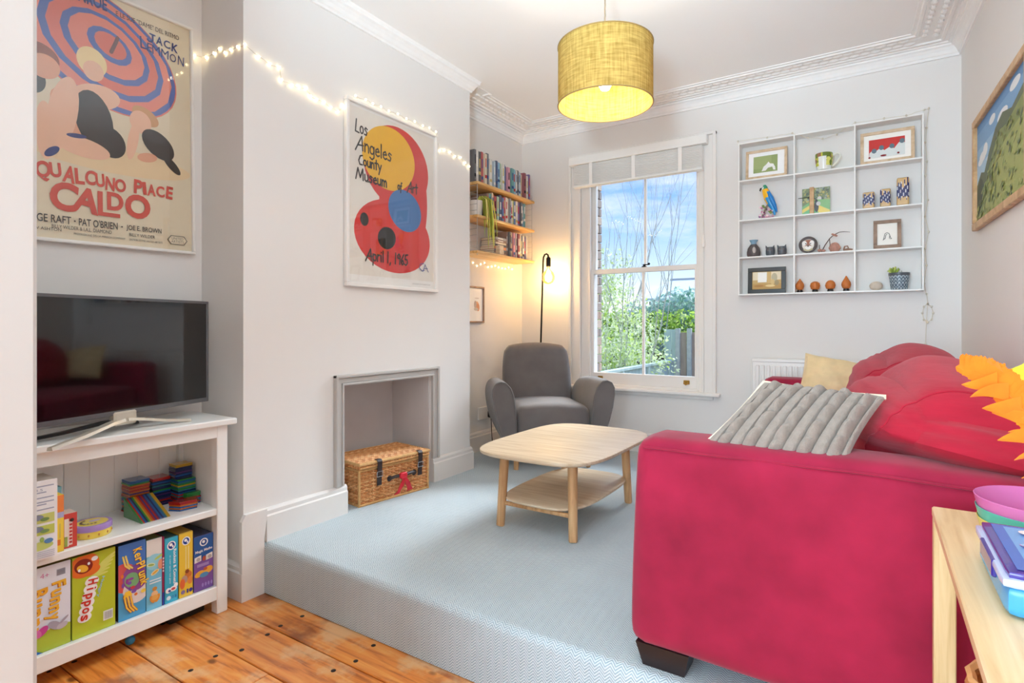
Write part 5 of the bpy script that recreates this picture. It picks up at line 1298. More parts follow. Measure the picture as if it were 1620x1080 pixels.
ORD = ['first', 'second', 'third', 'fourth', 'fifth', 'sixth', 'seventh', 'eighth', 'ninth', 'tenth', 'eleventh', 'twelfth', 'thirteenth', 'fourteenth', 'fifteenth', 'sixteenth', 'seventeenth', 'eighteenth', 'nineteenth', 'twentieth', 'twenty first', 'twenty second', 'twenty third', 'twenty fourth', 'twenty fifth', 'twenty sixth', 'twenty seventh']
def book(y, wd, h, d, z, c, label, group, x_back=XF+.012, lean=0):
    mb = MB(); cc_ = NAMES[c]; x1 = x_back+d
    mb.box(x_back, x1, y, y+.0018, z, z+h, cc_).box(x_back, x1, y+wd-.0018, y+wd, z, z+h, cc_).box(x1-.003, x1+.0012, y, y+wd, z, z+h, cc_, b=.001).box(x_back+.002, x1-.003, y+.0018, y+wd-.0018, z+.004, z+h-.003, S(232, 222, 200))
    rq = random.Random(int(y*9973)); bandc = rq.choice([S(236, 232, 224), S(40, 40, 46), S(200, 180, 120), S(190, 60, 60), S(60, 90, 140)])
    z0 = z+h*rq.uniform(.12, .3); mb.box(x1+.0012, x1+.0016, y+.002, y+wd-.002, z0, z0+h*.10, bandc)
    z0 = z+h*rq.uniform(.45, .6); mb.box(x1+.0012, x1+.0016, y+wd*.3, y+wd*.7, z0, z0+h*.28, bandc)
    return solid('book', mb, 'cloth_print', label, 'book', group)
def row(seq, y0, y1, z, group, where, hs, d0, seed):
    rq = random.Random(seed); ws_ = [rq.uniform(.8, 1.3)*(1.5 if i == 0 and 'tall' in group else 1) for i in range(len(seq))]; k_ = (y1-y0)/sum(ws_); y = y0
    for i, c in enumerate(seq):
        w_ = ws_[i]*k_; h = hs(i)*rq.uniform(.94, 1.03); d_ = d0*rq.uniform(.9, 1.06)
        book(y+.0006, w_-.0012, h, d_, z+.0005, c, f'{c} book, {ORD[i]} from the chimney end {where}', group); y += w_
row(['charcoal', 'white', 'black', 'red', 'cream', 'charcoal', 'white', 'grey', 'pale blue', 'navy', 'sky blue', 'lime', 'white', 'blue', 'navy', 'pink', 'cream', 'teal', 'sky blue', 'white', 'charcoal', 'pale blue', 'cream', 'crimson', 'pink', 'white', 'purple'], 3.262, 4.03, BZ[0], 'books on the top alcove shelf', 'of the top alcove board', lambda i: .245 if i < 6 else .213, .155, 1)
row(['brown', 'teal', 'cream', 'orange', 'red', 'mint', 'navy', 'blue', 'red', 'white', 'cream', 'grey', 'white', 'lime', 'blue', 'white', 'purple', 'charcoal', 'sky blue', 'teal', 'pale blue'], 3.42, 3.985, BZ[1], 'books on the middle alcove shelf', 'of the middle alcove board', lambda i: .200, .150, 2)
row(['brown', 'charcoal', 'tan', 'black', 'pink', 'red', 'white', 'crimson', 'cream', 'navy', 'white', 'orange', 'purple', 'white'], 3.70, 4.01, BZ[2], 'upright books on the lowest alcove shelf', 'of the lowest alcove board', lambda i: .200, .150, 3)
z = BZ[2]+.0005; rq = random.Random(9)
for i, c in enumerate(['tan', 'brown', 'charcoal', 'orange', 'black', 'cream', 'brown', 'grey']):
    h = rq.uniform(.014, .022); L_ = .17-.006*i*rq.uniform(.5, 1.2); mb = MB(); cc_ = NAMES[c]; y1 = 3.692; x0 = XF+.015
    mb.box(x0, x0+.14, y1-L_, y1, z, z+.0018, cc_).box(x0, x0+.14, y1-L_, y1, z+h-.0018, z+h, cc_).box(x0+.136, x0+.141, y1-L_, y1, z, z+h, cc_, b=.001).box(x0+.002, x0+.136, y1-L_+.003, y1-.003, z+.0018, z+h-.0018, S(230, 220, 200))
    mb.box(x0+.141, x0+.1414, y1-L_*.8, y1-L_*.3, z+h*.3, z+h*.7, S(236, 232, 224))
    solid('book', mb, 'cloth_print', f'{c} book lying flat, {ORD[i]} from the bottom of the pile on the lowest alcove board', 'book', 'flat pile of books on the lowest alcove shelf'); z += h
solid('wooden_box', MB().box(-2.44, -2.395, 3.545, 3.60, BZ[2]+.0005, BZ[2]+.072, b=.003), 'oak', 'small pale wooden box in front of the flat book pile', 'box')
# trailing plant
tp = thing('trailing_plant', 'yellow green trailing plant in a white pot on the middle alcove board', 'potted plant', (-2.475, 3.345, BZ[1]))
MB().lathe([(0, .001), (.040, .001), (.046, .006), (.056, .11), (.058, .118), (.053, .118), (.050, .10), (0, .098)], n=28).build('pot', 'white_gloss', tp)
rq = random.Random(12)
for i in range(24):
    mb = MB(); sx = rq.uniform(-.02, .03); sy = rq.uniform(-.01, .04); rx = rq.uniform(.055, .085); drop_ = rq.uniform(.12, .34); yy = rq.uniform(-.01, .10); wdt = rq.uniform(.008, .014)
    P = [Vector((sx, sy, .10)), Vector((sx+rx*.5, sy+yy*.3, .15)), Vector((sx+rx*.95, sy+yy*.6, .125)), Vector((sx+rx*1.1, sy+yy*.85, .10-drop_*.45)), Vector((sx+rx*1.12, sy+yy, .10-drop_*.75)), Vector((sx+rx*1.1, sy+yy*1.05, .10-drop_))]
    vs = []; k_ = len(P)
    for j, p in enumerate(P):
        d_ = (P[min(k_-1, j+1)]-P[max(0, j-1)]).normalized(); n_ = d_.cross(Vector((1, .2, .1))).normalized(); w_ = wdt*math.sin(PI*(.12+.88*j/(k_-1)))+.0006; vs += [p+n_*w_, p+Vector((.0022, 0, .001)), p-n_*w_]
    fs = []
    for j in range(k_-1): fs += [(j*3, j*3+1, j*3+4, j*3+3), (j*3+1, j*3+2, j*3+5, j*3+4)]
    mb.add(vs, fs, rq.choice([S(206, 210, 96), S(224, 218, 112), S(176, 190, 84), S(236, 220, 136)])); mb.build('leaf', 'cloth_print', tp)

# ================================================================== SOCKET AND PLUG
sk = thing('wall_socket', 'white double wall socket low on the alcove wall', 'socket', (XF, 3.60, .235))
MB().box(0, .011, -.078, .078, 0, .098, b=.004).build('face_plate', 'white_gloss', sk)
for yy in (-.03, .048): MB().box(.0105, .0135, yy-.006, yy+.006, .068, .084, b=.002).build('switch', 'white_gloss', sk)
pg = thing('plug', 'black plug with its cable in the wall socket', 'plug', (XF+.014, 3.655, .268))
MB().box(0, .034, -.024, .024, -.025, .030, b=.008).build('body', 'black_plastic', pg)
MB().tube([(.02, 0, -.022), (.024, .0, -.06), (.022, .006, -.12), (.022, .012, -.18), (.024, .02, -.24), (.030, .05, -.262), (.034, .12, -.264), (.034, .2, -.264)], .0032, 7).build('cord', 'black_plastic', pg)

# ================================================================== HAMPER
HA = math.atan2(.064, .471); hm = thing('wicker_hamper', 'lidded wicker picnic hamper with dark straps in the fireplace opening', 'hamper', (-2.31+.0, 2.078, 0), -HA)
# local: y along the front (0..W), x: 0 at the front, negative into the recess
HW, HD, HH = .478, .300, .195
rq = random.Random(21); WK = [S(214, 154, 98), S(222, 168, 112), S(204, 140, 84), S(230, 180, 126), S(192, 126, 72)]
MB().box(-HD+.008, -.008, .008, HW-.008, .004, HH-.004).build('core', 'wicker_core' if 'wicker_core' in MATS else mat('wicker_core', S(156, 106, 62), .8, var=.2), hm)
def weave(mb, o, u, v, n, lu, lv, rows, sp, r, amp):
    o, u, v, n = map(Vector, (o, u, v, n)); k_ = max(2, int(lu/sp))
    for i in range(rows):
        z = lv*(i+.5)/rows; c = rq.choice(WK); pts = []
        for j in range(k_*2+1):
            t = j/(k_*2); pts.append(o+u*(lu*t)+v*(z+rq.uniform(-.0006, .0006))+n*(amp*math.cos(PI*j/2+PI*(i % 2))*(1 if j % 2 == 0 else 0)+.001))
        mb.tube(pts, r, 4, col=c, cap=False)
    for j in range(k_+1):
        t = j/k_; mb.tube([o+u*lu*t, o+u*lu*t+v*lv], r*1.05, 5, col=rq.choice(WK), cap=False)
body = MB()
weave(body, (-.004, .004, .004), (0, 1, 0), (0, 0, 1), (1, 0, 0), HW-.008, HH-.008, 19, .0215, .0050, .0052)
weave(body, (-.004, .004, .004), (-1, 0, 0), (0, 0, 1), (0, -1, 0), HD-.008, HH-.008, 19, .0215, .0050, .0052)
weave(body, (-.004, HW-.004, .004), (-1, 0, 0), (0, 0, 1), (0, 1, 0), HD-.008, HH-.008, 19, .0215, .0050, .0052)
o = body.build('woven_body', 'wicker', hm); o['kind'] = 'stuff'
rims = MB()
for z, r in ((.006, .008), (HH-.004, .008)): rims.tube([(0, 0, z), (0, HW, z), (-HD, HW, z), (-HD, 0, z)], r, 8, closed=True, col=S(206, 158, 100))
for (x, y) in ((0, 0), (0, HW)): rims.tube([(x, y, .0), (x, y, HH)], .007, 7, col=S(206, 160, 104))
o = rims.build('binding', 'wicker', hm); o['kind'] = 'stuff'
lid = MB().box(-HD+.004, .002, .004, HW-.004, HH+.006, HH+.030, S(150, 100, 54)).build('lid', 'wicker', hm)
lw = MB(); weave(lw, (.006, .0, HH+.032), (0, 1, 0), (-1, 0, 0), (0, 0, 1), HW, HD+.006, 30, .0215, .0050, .0035)
weave(lw, (.006, 0, HH+.006), (0, 1, 0), (0, 0, 1), (1, 0, 0), HW, .024, 2, .0215, .0052, .003); weave(lw, (.006, -.002, HH+.006), (-1, 0, 0), (0, 0, 1), (0, -1, 0), HD+.006, .024, 2, .0215, .0052, .003)
lw.tube([(.008, -.003, HH+.031), (.008, HW+.003, HH+.031), (-HD, HW+.003, HH+.031), (-HD, -.003, HH+.031)], .009, 8, closed=True, col=S(216, 170, 112))
lw.tube([(.008, -.003, HH+.010), (.008, HW+.003, HH+.010)], .006, 8, col=S(196, 146, 90))
o = lw.build('lid_weave', 'wicker', lid); o['kind'] = 'stuff'
for yy in (.118, .405):
    sb = MB()
    pr_ = [(-.012, HH+.042), (.012, HH+.043), (.021, HH+.032), (.020, HH+.004), (.016, HH-.04), (.014, HH-.10)]
    vs = []
    for x, z in pr_: vs += [(x, yy-.015, z), (x, yy+.015, z), (x+.003, yy+.015, z+.001), (x+.003, yy-.015, z+.001)]
    fs = [(i*4+j, i*4+(j+1) % 4, i*4+4+(j+1) % 4, i*4+4+j) for i in range(5) for j in range(4)]+[(0, 1, 2, 3), (23, 22, 21, 20)]
    sb.add(vs, fs, smooth=False); s_ = sb.build('strap', 'leather', hm)
    MB().tube([(.0215, yy-.018, HH-.022), (.0225, yy+.018, HH-.022), (.0205, yy+.018, HH-.050), (.0195, yy-.018, HH-.050)], .0030, 6, closed=True).build('buckle', 'chrome', s_)
hd = MB(); pts = [(.016, .192, .118), (.028, .208, .126), (.034, .255, .128), (.034, .30, .128), (.028, .345, .128), (.016, .362, .121)]
hd.tube(pts, [.007, .009, .010, .010, .009, .007], 8); h_ = hd.build('handle', 'leather', hm)
for yy in (.190, .364): MB().lathe([(0, 0), (.016, 0), (.016, .004), (.009, .007), (0, .007)], n=12).build('handle_boss', 'leather', h_).matrix_local = Matrix.Translation((.010, yy, .118)) @ Matrix.Rotation(PI/2, 4, 'Y')
rb = MB(); rb.rbox((.022, .050, .034), .009, 8, M=Matrix.Translation((.042, .262, .127)))
def tail(p0, p1, p2, w_):
    P = [Vector(p) for p in (p0, p1, p2)]; vs = []
    for j in range(9):
        t = j/8; q = P[0]*(1-t)**2+P[1]*2*t*(1-t)+P[2]*t*t; ww = w_*(.55+.5*t); dy = Vector((.25, 1, .25)).normalized()*ww
        f = .003*math.sin(j*1.3); vs += [q-dy+Vector((f, 0, 0)), q+dy+Vector((-f, 0, 0)), q+dy+Vector((-f+.003, 0, 0)), q-dy+Vector((f+.003, 0, 0))]
    fs = [(i*4+j, i*4+(j+1) % 4, i*4+4+(j+1) % 4, i*4+4+j) for i in range(8) for j in range(4)]+[(0, 1, 2, 3), (35, 34, 33, 32)]
    rb.add(vs, fs)
tail((.046, .262, .118), (.052, .250, .07), (.036, .218, .028), .015); tail((.046, .268, .118), (.054, .288, .08), (.038, .312, .034), .015)
rbo = rb.build('ribbon', 'red_ribbon', hm); rbo['label'] = 'red ribbon tied in a bow on the handle'

# ================================================================== GAMES ON THE BOOKCASE
XFB = -2.312   # faces of the boxes
def gbox(name, label, y0, y1, z0, h, d, base, art, xf=XFB, group=None, side=None, top=None, cat='board game'):
    t = thing(name, label, cat, (xf-d/2, (y0+y1)/2, z0), group=group)
    W = y1-y0; mb = MB().box(-d/2, d/2, -W/2, W/2, 0, h, base, b=.0018)
    if side or top:
        def cf(x, y, z):
            if top and z > h-.0005: return top
            if side and abs(y) > W/2-.0005: return side
            return base
        recolor(mb, cf)
    mb.build('carton', 'gloss_print', t)
    art.clip(.0006, .0006, W-.0006, h-.0006); art.mb((d/2+.0002, -W/2, 0), (0, 1, 0), (0, 0, 1), (1, 0, 0), step=.00025).build('cover', 'gloss_print', t)
    return t
ZS = -.1115
R90 = -PI/2
def vtext(a, s, u, v, ln, h, col, lay, bold=.02, tilt=0.): a.text(s, u, v, ln, h, col, lay, R90+tilt, bold)
W_ = S(246, 246, 246)
# Funny Bunny
a = Art(); w_, h_ = .170, .282; a.rect(0, 0, w_, h_, S(226, 230, 240), 0); a.poly([(0, 0), (0, .15), (.02, .16), (.06, .10), (.09, .06), (.17, .035), (.17, 0)], S(214, 204, 140), 1); a.ell(.14, .0, .085, .075, S(178, 196, 66), 2)
LC = lambda ch, u, h: (u, h) if ch in 'FBKHPlk' else ((u-h*.26, h*.98) if ch in 'yp' else (u, h*.95 if ch == 'i' else h*.72))
for i, (ch) in enumerate('Funny'): u_, h2 = LC(ch, .118-.003*i, .038); vtext(a, ch, u_, .222-.026*i, .022, h2, S(240, 184, 60), 5, .03, .06); vtext(a, ch, u_-.0015, .2205-.026*i, .022, h2, S(190, 110, 40), 4, .05, .06)
for i, (ch) in enumerate('Bunny'): u_, h2 = LC(ch, .060-.003*i, .046); vtext(a, ch, u_, .212-.031*i, .026, h2, S(240, 176, 56), 5, .03, .06); vtext(a, ch, u_-.0015, .2105-.031*i, .026, h2, S(186, 104, 36), 4, .05, .06)
for u, v, p, q, r, c in ((.125, .078, .012, .022, .9, S(170, 164, 178)), (.145, .070, .016, .010, .3, S(190, 186, 196)), (.15, .088, .016, .004, .7, S(170, 164, 178)), (.090, .072, .012, .020, -.8, S(196, 70, 150)), (.078, .068, .010, .014, .4, S(214, 110, 170))): a.ell(u, v, p, q, c, 6, r)
a.rect(.130, .240, .155, .262, S(190, 194, 206), 3)
for i in range(5): a.rect(.131, .242+.004*i, .154, .244+.004*i, S(120, 124, 140), 4)
a.text('4+', .086, .245, .024, .016, S(206, 120, 170), 3)
a.poly([(0, 0), (0, .058), (.095, 0)], S(40, 110, 180), 7); a.text('Ravensburger', .004, .030, .066, .012, W_, 8, -.53, .02)
gbox('board_game', 'white and green Funny Bunny game box, nearest the dividing wall', .628, .798, ZS, .282, .25, S(214, 214, 220), a, top=S(120, 110, 60), group='game boxes on the lower bookcase shelf')
# Hippos
a = Art(); w_, h_ = .131, .282; LG = S(186, 198, 52); a.rect(0, 0, w_, h_, LG, 0)
for i in range(6): a.ell(.108-.006*i, .250-.010*i, .030, .005, S(214, 216, 110), 1, .55-.1*i)
a.ell(.035, .246, .046, .040, S(228, 112, 44), 2, .2); a.ell(.058, .222, .026, .016, S(228, 112, 44), 2, .3); a.ell(.033, .245, .028, .025, S(140, 40, 30), 3, -.5); a.ell(.030, .238, .018, .012, S(240, 180, 60), 4, -.5); a.ell(.066, .262, .010, .008, W_, 4); a.ell(.020, .235, .004, .005, W_, 5); a.ell(.048, .250, .004, .005, W_, 5)
for i, ch in enumerate('Hippos'):
    u = .046-.0045*i; v = .194-.0235*i; a.ell(u+.012, v-.010, .021, .017, W_, 4, 0, 16)
for i, ch in enumerate('Hippos'):
    u = .046-.0045*i; v = .194-.0235*i; u_, h2 = LC(ch, u, .030); vtext(a, ch, u_, v-(.006 if ch == 'i' else 0), .019 if ch not in 'i' else .007, h2, S(200, 50, 40), 6, .03 if ch != 'i' else .0, -.08)
a.text('Hungry', .086, .192, .070, .011, S(150, 190, 220), 6, R90-.25, .02)
a.rect(.092, .030, .122, .064, S(236, 236, 226), 4)
for i in range(9): a.rect(.096+.0027*i, .034, .0975+.0027*i, .060, S(170, 170, 170), 5)
gbox('board_game', 'lime green Hippos game box beside the white box', .802, .933, ZS, .282, .26, S(150, 170, 50), a, top=S(110, 120, 40), group='game boxes on the lower bookcase shelf')
# KerPlunk
a = Art(); w_, h_ = .092, .278; a.rect(0, 0, w_, h_, S(76, 160, 206), 0); a.rect(0, .15, w_, h_, S(70, 120, 196), 1); a.ell(.02, .155, .045, .055, S(214, 90, 90), 2, .3); a.ell(.06, .10, .045, .05, S(226, 214, 210), 2, .2); a.ell(.055, .145, .04, .05, S(140, 80, 150), 3, .4); a.ell(.045, .140, .024, .028, S(126, 176, 126), 4, .3)
for i in range(14): rq2 = random.Random(i+40); a.ell(rq2.uniform(.01, .085), rq2.uniform(.08, .20), rq2.uniform(.004, .011), rq2.uniform(.004, .011), rq2.choice([S(226, 120, 60), S(150, 70, 150), S(236, 200, 80), S(190, 60, 80), S(120, 80, 170)]), 5, 0, 10)
for i, ch in enumerate('KerPlunk'):
    u = .046+.0035*i; v = .250-.0182*i; u_, h2 = LC(ch, u, .031); vtext(a, ch, u_, v, .017 if ch != 'l' else .007, h2, S(150, 76, 36), 6, .05, .16); vtext(a, ch, u_+.0012, v+.001, .0155 if ch != 'l' else .006, h2-.002, S(250, 206, 70), 7, .025, .16)
for i, sg in enumerate((0, .010, .020)): a.stroke([(.018+sg, .09), (.026+sg, .045), (.040+sg, .025)], .008, S(190, 110, 50), 6); a.stroke([(.018+sg, .09), (.026+sg, .045), (.040+sg, .025)], .005, S(246, 196, 80), 7)
a.poly([(.014, .082), (.044, .088), (.036, .106), (.020, .104)], S(246, 196, 60), 8)
for i, sg in enumerate((0, .009)): a.stroke([(.014+sg, .235), (.022+sg, .200), (.036+sg, .185)], .006, S(236, 206, 110), 6)
gbox('board_game', 'blue KerPlunk game box between the lime box and the pale blue box', .942, 1.034, ZS, .278, .26, S(44, 70, 110), a, side=S(70, 44, 44), top=S(30, 70, 120), group='game boxes on the lower bookcase shelf')
# pale blue narrow game
a = Art(); w_, h_ = .056, .268; a.rect(0, 0, w_, h_, S(120, 190, 218), 0); a.rect(0, .205, w_, h_, S(226, 222, 216), 1); a.ell(.028, .18, .03, .03, S(150, 210, 226), 1)
for u, v, p, q, r, c in ((.016, .172, .015, .007, -.2, S(220, 226, 180)), (.016, .172, .011, .004, -.2, S(150, 180, 100)), (.030, .140, .016, .008, .5, S(230, 220, 170)), (.030, .140, .012, .004, .5, S(226, 170, 70)), (.044, .195, .018, .005, .4, S(190, 206, 110)), (.050, .165, .010, .020, 0, S(226, 150, 120)), (.028, .058, .012, .012, 0, S(236, 190, 140)), (.020, .040, .008, .016, .4, S(226, 150, 70)), (.038, .040, .008, .016, -.4, S(226, 150, 70)), (.028, .045, .012, .010, 0, S(232, 170, 90)), (.028, .078, .009, .008, 0, S(200, 140, 70))): a.ell(u, v, p, q, c, 3, r, 14)
for i in range(2): a.rect(.010, .100+.010*i, .050, .105+.010*i, S(226, 236, 240), 3)
gbox('board_game', 'pale blue box with drawings and a white top, beside the KerPlunk box', 1.036, 1.0915, ZS, .268, .24, S(90, 150, 176), a, top=S(110, 120, 80), group='game boxes on the lower bookcase shelf')
a = Art(); a.rect(0, 0, .0075, .266, S(150, 40, 80), 0); a.rect(0, 0, .0075, .05, S(40, 60, 150), 1)
for i in range(5): a.rect(.001, .13+.012*i, .0065, .138+.012*i, S(230, 190, 200), 2)
gbox('board_game', 'very thin crimson box edge between the pale blue and turquoise boxes', 1.0925, 1.1, ZS, .266, .24, S(120, 40, 70), a, group='game boxes on the lower bookcase shelf')
def orchard(y0, y1, h, base, label, text, top, pal):
    w_ = y1-y0; a = Art(); a.rect(0, 0, w_, h, base, 0); a.ell(w_*.5, h-.030, .016, .017, W_, 2); a.ell(w_*.5, h-.030, .012, .013, S(44, 70, 150), 3); a.ell(w_*.5-.003, h-.026, .006, .006, W_, 4); a.ell(w_*.5+.004, h-.034, .003, .005, W_, 4)
    return a, w_
a, w_ = orchard(1.1015, 1.151, .252, S(64, 176, 206), '', '', None, None)
a.text('Rockets & Comets', w_*.64, .205, .135, .011, W_, 3, R90, .02); a.text('an outer space race game', w_*.32, .185, .11, .006, S(220, 240, 246), 3, R90)
for u, v, p, q, c in ((.012, .050, .010, .010, W_), (.030, .052, .014, .010, W_), (.040, .064, .008, .008, W_), (.030, .052, .008, .005, S(206, 80, 80)), (.016, .048, .005, .005, S(70, 90, 160))): a.ell(u, v, p, q, c, 4)
a.ell(.014, .020, .008, .008, S(214, 236, 244), 3); a.text('10', .022, .015, .010, .011, S(44, 70, 150), 3); a.text('8', .036, .015, .007, .011, S(44, 70, 150), 3)
gbox('board_game', 'turquoise game box with white lettering down its spine', 1.1015, 1.151, ZS, .254, .25, S(60, 150, 176), a, top=S(70, 110, 110), group='game boxes on the lower bookcase shelf')
a, w_ = orchard(1.155, 1.2085, .252, S(240, 200, 66), '', '', None, None)
for i in range(2): a.rect(w_*.45+.010*i, .11, w_*.45+.010*i+.004, .20, S(246, 226, 150), 2)
for u, v, p, q, c in ((.035, .085, .014, .016, S(206, 120, 60)), (.020, .070, .012, .016, S(190, 150, 130)), (.042, .062, .010, .016, S(226, 140, 70)), (.012, .055, .010, .02, S(226, 110, 60)), (.030, .10, .008, .008, S(150, 80, 50))): a.ell(u, v, p, q, c, 3)
a.ell(.014, .022, .008, .008, S(130, 110, 150), 3); a.rect(.028, .014, .034, .030, S(60, 60, 140), 3); a.ell(.044, .022, .007, .008, S(60, 60, 140), 3)
gbox('board_game', 'yellow game box between the turquoise and the purple boxes', 1.155, 1.2085, ZS, .256, .25, S(214, 180, 70), a, top=S(190, 150, 70), group='game boxes on the lower bookcase shelf')
a = Art(); w_, h_ = .079, .222; a.rect(0, 0, w_, h_, S(132, 92, 170), 0); a.rect(0, .125, w_, h_, S(52, 96, 164), 1); a.ell(.040, .195, .017, .016, W_, 2); a.ell(.040, .195, .012, .012, S(60, 90, 160), 3); a.ell(.037, .198, .006, .006, W_, 4)
a.text('Magic Maths', .006, .152, .068, .014, W_, 3, .05, .02)
for u, r in ((.016, .1), (.062, .1)): a.poly([(u-.014, .118), (u+.013, .122), (u+.013, .145), (u-.014, .140)], S(240, 236, 232), 3); a.ell(u, .131, .008, .008, S(190, 180, 180), 4)
a.ell(.039, .130, .007, .010, S(190, 90, 70), 4); a.rect(.012, .098, .060, .110, S(170, 140, 200), 3)
for u, v, p, q, r, c in ((.022, .070, .020, .012, .3, S(240, 176, 70)), (.058, .078, .018, .014, .2, S(240, 176, 70)), (.040, .062, .018, .010, 0, S(90, 150, 200)), (.045, .085, .008, .006, 0, S(200, 100, 60))): a.ell(u, v, p, q, c, 3, r)
for i in range(4): a.ell(.034+.012*i, .022, .004, .008, S(170, 140, 210), 3)
gbox('board_game', 'blue and purple Magic Maths box beside the bookcase post', 1.2125, 1.2915, ZS, .224, .25, S(70, 80, 140), a, top=S(50, 60, 90), group='game boxes on the lower bookcase shelf')
# middle shelf
ZM = .2135
a = Art(); w_, h_ = .105, .255; a.rect(0, 0, w_, h_, S(244, 244, 246), 0)
for i, v in enumerate((.235, .215, .198, .184, .176, .160)): a.rect(.02, v, .095-.02*(i % 3 == 1), v+.004, S(170, 176, 196), 2)
a.text('4.5', .045, .222, .02, .008, S(150, 156, 176), 2)
for v, c in ((.118, S(206, 210, 120)), (.080, S(196, 206, 100))): a.rect(.015, v, .096, v+.030, c, 2); a.ell(.045, v+.020, .022, .010, S(130, 140, 160), 3); a.ell(.07, v+.012, .012, .006, S(120, 150, 90), 3)
a.ell(.055, .045, .038, .014, S(196, 210, 120), 2); a.ell(.035, .062, .012, .012, S(240, 190, 80), 3); a.ell(.080, .058, .012, .008, S(90, 140, 190), 3); a.ell(.062, .066, .006, .008, S(150, 180, 90), 3)
for i in range(4): a.rect(.015, .006+.006*i, .096, .009+.006*i, S(196, 198, 210), 2)
gbox('activity_box', 'tall white box with printed text and small green pictures on the middle shelf', .640, .745, ZM, .255, .12, S(238, 238, 240), a, xf=-2.262+.0, top=S(196, 186, 176), cat='box')
def spine(name, label, y0, y1, h, d, base, shapes, xf, cat='book'):
    a = Art(); W = y1-y0; a.rect(0, 0, W, h, base, 0)
    for (u0, v0, u1, v1, c) in shapes: a.rect(W*u0, h*v0, W*u1, h*v1, c, 2)
    return gbox(name, label, y0, y1, ZM, h, d, base, a, xf=xf, cat=cat)
spine('picture_book', 'thin orange and yellow book beside the white box', .7475, .772, .190, .16, S(240, 206, 70), [(0, .62, 1, 1, S(232, 130, 60)), (0, .60, 1, .70, S(170, 170, 206)), (.2, .12, .6, .22, S(220, 120, 50)), (.45, .25, .6, .5, S(206, 186, 90))], -2.290)
spine('picture_book', 'light blue book behind the small red book', .7735, .803, .192, .20, S(122, 190, 214), [(.9, 0, 1, 1, S(160, 210, 226))], -2.400)
a = Art(); a.rect(0, 0, .040, .118, S(206, 70, 62), 0); a.rect(.003, .006, .016, .100, S(232, 222, 214), 2); a.rect(.003, .006, .012, .04, S(150, 170, 90), 3); a.rect(.016, .01, .026, .09, S(236, 214, 208), 2)
for i in range(6): a.rect(.017, .016+.012*i, .025, .023+.012*i, S(190, 60, 60), 3)
a.ell(.024, .094, .006, .006, S(60, 40, 40), 4)
gbox('card_pack', 'small red and white pack standing before the light blue book', .7745, .8145, ZM, .118, .06, S(226, 200, 190), a, xf=-2.305, cat='pack')
tn = thing('round_tin', 'round yellow tin with a lilac lid on the middle shelf', 'tin', (-2.385, .888, ZM))
MB().lathe([(0, 0), (.056, 0), (.058, .003), (.058, .030), (0, .030)], n=40, col=S(236, 206, 80)).build('tin_body', 'gloss_print', tn)
MB().lathe([(.0575, .024), (.0605, .025), (.0605, .043), (.059, .045), (0, .045)], n=40, col=S(168, 134, 196)).build('lid', 'gloss_print', tn)
a = Art(); a.ell(0, 0, .048, .048, S(240, 214, 90), 1, 0, 36); a.ell(.012, .01, .018, .012, S(214, 196, 226), 2)
for i in range(9): an = 2.0+i*.33; a.ell(.033*math.cos(an), .033*math.sin(an), .0045, .0045, S(90, 66, 60), 3, 0, 8)
a.mb((0, 0, .0452), (0, 1, 0), (-1, 0, 0), (0, 0, 1)).build('lid_print', 'gloss_print', tn)
for i in range(12): an = i*2*PI/12; MB().ball((.058*math.cos(an), .058*math.sin(an), .012), (.003, .003, .005), 6, 4, col=S(206, 140, 60)).build('painted_dot', 'gloss_print', tn)
# magnetic tiles, one object each
TCOL = {'red': S(206, 48, 44), 'blue': S(40, 110, 186), 'green': S(52, 160, 76), 'orange': S(232, 120, 44), 'yellow': S(226, 180, 50), 'purple': S(96, 60, 130), 'dark blue': S(36, 54, 110), 'teal': S(60, 140, 150)}
mat('tile_plastic', (1, 1, 1), .15, spec=.5, coat=.3, vcol=True, var=.02)
TH = .0062; tcache = {}
TCOL = {k_: tuple(q*.55 for q in c) for k_, c in TCOL.items()}
def tile(kind, c, label, group, M_):
    k_ = (kind, c)
    if k_ not in tcache:
        cc_ = TCOL[c]; mb = MB(); h = TH/2-.0002
        if kind == 'square': mb.box(-.037, .037, -.037, .037, -h, h, cc_, b=.0016)
        elif kind == 'small': mb.box(-.030, .030, -.035, .035, -h, h, cc_, b=.0016)
        else:
            P = {'wedge': [(0, 0), (.148, 0), (.146, .003), (.004, .071), (0, .071)], 'trapezoid': [(-.026, -.056), (.020, -.034), (.028, .030), (-.020, .058)], 'triangle': [(-.012, -.030), (.014, -.028), (.012, .030), (-.012, .032)]}[kind]
            mb.prism(P, -h, h, (lambda u, v, q: (u, q, v)) if kind == 'wedge' else (lambda u, v, q: (u, v, q)), cc_)
        me = mb.build('tmp', 'tile_plastic'); tcache[k_] = me.data; me.data.name = 'magnetic_tile'; bpy.data.objects.remove(me)
    o = bpy.data.objects.new('magnetic_tile', tcache[k_]); COL.objects.link(o); o.matrix_world = M_
    return tag(o, label, 'magnetic tile', group)
rq = random.Random(31)
def stack(seq, x, y, z0, kind, where, group, jit=.0012, rot=0.):
    n = len(seq)
    for i, c in enumerate(seq):
        M_ = Matrix.Translation((x+rq.uniform(-jit, jit), y+rq.uniform(-jit, jit), z0+TH*(i+.5))) @ Matrix.Rotation(rot+rq.uniform(-.03, .03), 4, 'Z')
        tile(kind, c, f'{c} square tile, {ORD[i]} from the bottom of {where}' if kind in ('square', 'small') else f'{c} {kind} tile, {ORD[i]} from the bottom of {where}', group, M_)
    return z0+TH*n
